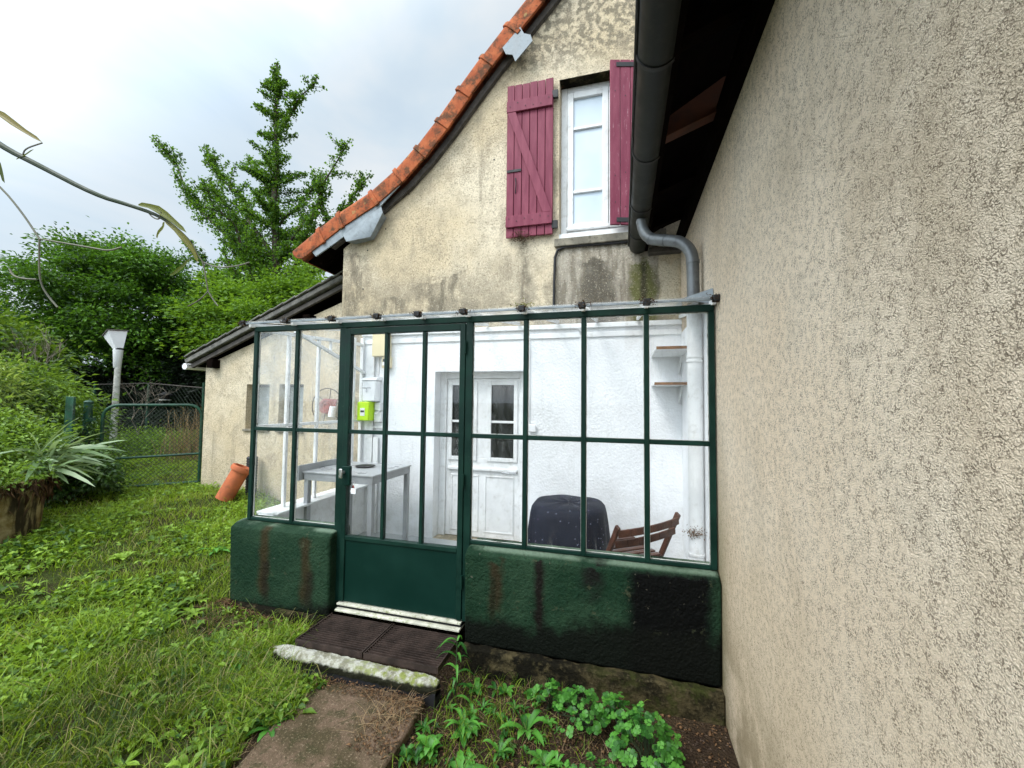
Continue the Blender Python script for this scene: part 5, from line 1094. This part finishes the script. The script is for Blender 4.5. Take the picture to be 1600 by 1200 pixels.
def rosette(name, label, cx, cy, n, L, wd, up, mat='plant', group=None, z=None):
    t_ = thing(name, label, 'plant', (cx, cy, -1.7), group); V = []; F = []; VR = []; z0 = float(hgt(cx, cy)) if z is None else z
    for k in range(n):
        az = k*2.4+rr.uniform(-.3, .3); l_ = L*rr.uniform(.6, 1.1); u_ = up*rr.uniform(.6, 1.2); o0 = len(V); vv = rr.random(); sdv = Vector((-math.sin(az), math.cos(az), 0)); d = Vector((math.cos(az), math.sin(az), 0))
        for i in range(8):
            t = i/7; c = Vector((cx, cy, z0)) + d*l_*t*(1-.2*u_) + Vector((0, 0, l_*u_*(t-.75*t*t))); ww = wd*math.sin(math.pi*min(1, .06+t*.94))**.7*(1+.18*math.sin(i*2.9+k))*rr.uniform(.9, 1.1)
            V += [tuple(c-sdv*ww+Vector((0, 0, ww*.35))), tuple(c), tuple(c+sdv*ww+Vector((0, 0, ww*.35)))]; VR += [vv, min(1, vv+.25), vv]
        for i in range(7):
            for j in (0, 1): F.append((o0+3*i+j, o0+3*i+j+1, o0+3*i+j+4, o0+3*i+j+3))
    mesh_np('leaf_rosette', np.array(V), [np.array(F)], mat, t_, np.array(VR), True)
    m_ = MB(); m_.tube([(cx, cy, z0-.02), (cx, cy, z0+.015)], .006, 6); m_.build('crown_root', 'twig', t_)
gD = 'broad leaved weeds round the slab and bed'
rosette('dandelion_plant', 'upright wrinkled leaf weed between the columbines and the step', -.48, 2.12, 8, .17, .018, 1.3, group=gD)
rosette('dandelion_plant', 'broad pale leaved weed low in the bed right of the slab', -.72, 1.80, 9, .14, .018, .8, group=gD)
rosette('dandelion_plant', 'glossy leaf weed at the bottom edge of the bed', -.62, 1.62, 9, .15, .02, .7, group=gD)
rosette('dandelion_plant', 'bright leaf weed hugging the slab edge near the bottom', -.90, 1.62, 8, .13, .016, .9, group=gD)
rosette('dandelion_plant', 'thin leaved weed halfway between slab and columbines', -.58, 1.95, 7, .12, .010, 1.4, group=gD)
rosette('dandelion_plant', 'narrow leaf weed in the grassy corner next to the spindly thistle', -.80, 2.05, 10, .15, .009, 1.2, group=gD)
rosette('dandelion_plant', 'crinkled dark weed in the middle of the bed, below the upright one', -.36, 1.95, 10, .13, .015, 1.0, group=gD)
rosette('dandelion_plant', 'wide flat weed at the bottom of the bed near the low columbine', -.30, 1.62, 10, .15, .020, .7, group=gD)
rosette('dandelion_plant', 'pale green weed on the left edge of the stone slab', -1.72, 1.72, 9, .13, .014, .9, group=gD)
rosette('dandelion_plant', 'large dark leaf rosette in the lawn at the bottom left corner', -2.75, .95, 11, .20, .03, .9, group=gD)
rosette('dandelion_plant', 'leaf rosette in the grass just left of the white kerb', -2.25, 2.02, 12, .15, .010, 1.3, group=gD)
rosette('dandelion_plant', 'broad dock leaves in the lawn below the shed window', -3.7, 3.0, 12, .18, .02, 1.1, group=gD)
# tall leafy weed by the step corner
tw = thing('sow_thistle', 'tall spindly weed with curved leaves at the right corner of the step', 'plant', (-.93, 2.22, -1.7)); m_ = MB(); stem = smoothpath([(-.93, 2.20, -1.70), (-.915, 2.22, -1.60), (-.935, 2.25, -1.50), (-.94, 2.27, -1.40)]); m_.tube(stem, .004, 6); m_.build('stem', 'twig', tw)
V = []; F = []; VR = []
for k in range(17):
    t = .15+.85*k/16; c0 = along(stem, t); az = k*2.2; L = rr.uniform(.07, .14); o0 = len(V); d = Vector((math.cos(az), math.sin(az)*.7, 0)); sdv = Vector((-d.y, d.x, 0)); vv = rr.random()
    for i in range(7):
        u_ = i/6; c = c0 + d*L*u_ + Vector((0, 0, L*(.9*u_-1.2*u_*u_))); ww = .010*math.sin(math.pi*(.08+.92*u_))**.6; V += [tuple(c-sdv*ww), tuple(c+Vector((0, 0, -.002))), tuple(c+sdv*ww)]; VR += [vv]*3
    for i in range(6):
        for j in (0, 1): F.append((o0+3*i+j, o0+3*i+j+1, o0+3*i+j+4, o0+3*i+j+3))
mesh_np('leaves', np.array(V), [np.array(F)], 'plant', tw, np.array(VR), True)

# vine shoots hanging in from a trained stem left of the picture
vn = thing('vine', 'overhanging vine shoot with curled young leaves and tendrils near the lens', 'vine', (-2.7, .6, -1.6))
main = smoothpath([(-2.7, .55, -1.6), (-2.75, .55, -.4), (-2.6, .60, .75), (-2.331, .661, 1.0), (-2.053, .742, .905), (-1.933, .78, .81), (-1.814, .816, .749), (-1.635, .869, .654), (-1.536, .898, .625), (-1.436, .927, .590), (-1.377, .946, .544), (-1.337, .959, .503)])
MB().tube(main, [.012-.0095*(i/(len(main)-1))**1.5 for i in range(len(main))], 8).build('cane', 'twig', vn)
for q_ in (.22, .34, .45, .56, .67, .78, .88, .96):
    c0 = along(main, q_); MB().tube([c0-Vector((.006, 0, -.003)), c0, c0+Vector((.006, 0, -.003))], [.003, .0095-.007*q_**1.5+.001, .003], 8).build('node', 'twig', vn)
for a in ([(-1.337, .959, .503), (-1.315, .965, .46), (-1.302, .971, .442), (-1.288, .98, .349)], [(-1.302, .971, .442), (-1.26, .985, .425), (-1.20, 1.0, .43), (-1.158, 1.01, .443)], [(-1.288, .98, .349), (-1.31, .972, .32), (-1.35, .965, .30)], [(-1.288, .98, .349), (-1.27, .985, .32), (-1.25, .985, .30)],
          [(-1.48, .915, .61), (-1.46, .92, .585), (-1.435, .925, .575), (-1.43, .925, .60)], [(-1.80, .815, .82), (-1.85, .80, .80), (-1.86, .80, .78)]):
    MB().tube(smoothpath(a), .0022, 5).build('tendril', 'paletwig', vn)
m_ = MB()
for a in ([(-2.3, .62, 1.0), (-2.1, .70, .86), (-1.934, .786, .682), (-1.87, .81, .60), (-1.811, .828, .512)], [(-1.811, .828, .512), (-1.812, .83, .45), (-1.811, .835, .374), (-1.79, .845, .33), (-1.755, .854, .292)], [(-1.811, .828, .512), (-1.735, .85, .499), (-1.65, .88, .486), (-1.60, .89, .476), (-1.556, .899, .487)], [(-1.904, .807, .414), (-1.89, .81, .39), (-1.855, .822, .382), (-1.815, .83, .380)]):
    m_.tube(smoothpath(a), .0028, 6)
m_.build('side_shoot', 'paletwig', vn)
def curl_leaf(pts_, wid, var, nm='leaf'):
    p = smoothpath(pts_, 1); V = []; F = []; n_ = len(p)
    for i, c in enumerate(p):
        t = i/(n_-1); tg = (p[min(i+1, n_-1)]-p[max(i-1, 0)]).normalized(); sdv = tg.cross(Vector((.25, -.95, .3))).normalized(); up_ = sdv.cross(tg); ww = wid*math.sin(math.pi*min(1, .04+.96*t))**.8*(1+.15*math.sin(i*2.3))
        V += [tuple(c-sdv*ww*.75+up_*ww*.7), tuple(c), tuple(c+sdv*ww*.55+up_*ww*.5)]
    for i in range(n_-1):
        for j in (0, 1): F.append((3*i+j, 3*i+j+1, 3*i+j+4, 3*i+j+3))
    mesh_np(nm, np.array(V), [np.array(F)], 'vine', vn, np.full(len(V), var), True)
curl_leaf([(-1.50, .905, .622), (-1.45, .92, .612), (-1.40, .935, .578), (-1.35, .95, .535)], .016, .7)
curl_leaf([(-1.42, .93, .575), (-1.37, .945, .53), (-1.33, .96, .48), (-1.315, .965, .44)], .013, .9)
curl_leaf([(-2.02, .75, .95), (-1.933, .775, .913), (-1.87, .795, .865), (-1.80, .815, .822)], .014, .95)
curl_leaf([(-1.34, .957, .45), (-1.36, .95, .42), (-1.385, .945, .40), (-1.40, .94, .395)], .012, .3)
curl_leaf([(-1.42, .93, .57), (-1.42, .93, .55), (-1.435, .925, .53), (-1.44, .925, .515)], .009, .8)
curl_leaf([(-1.96, .775, .78), (-1.934, .783, .754), (-1.925, .788, .72), (-1.918, .79, .69)], .012, .1)
curl_leaf([(-1.83, .81, .80), (-1.85, .80, .775), (-1.868, .798, .77), (-1.88, .795, .765)], .006, .1)
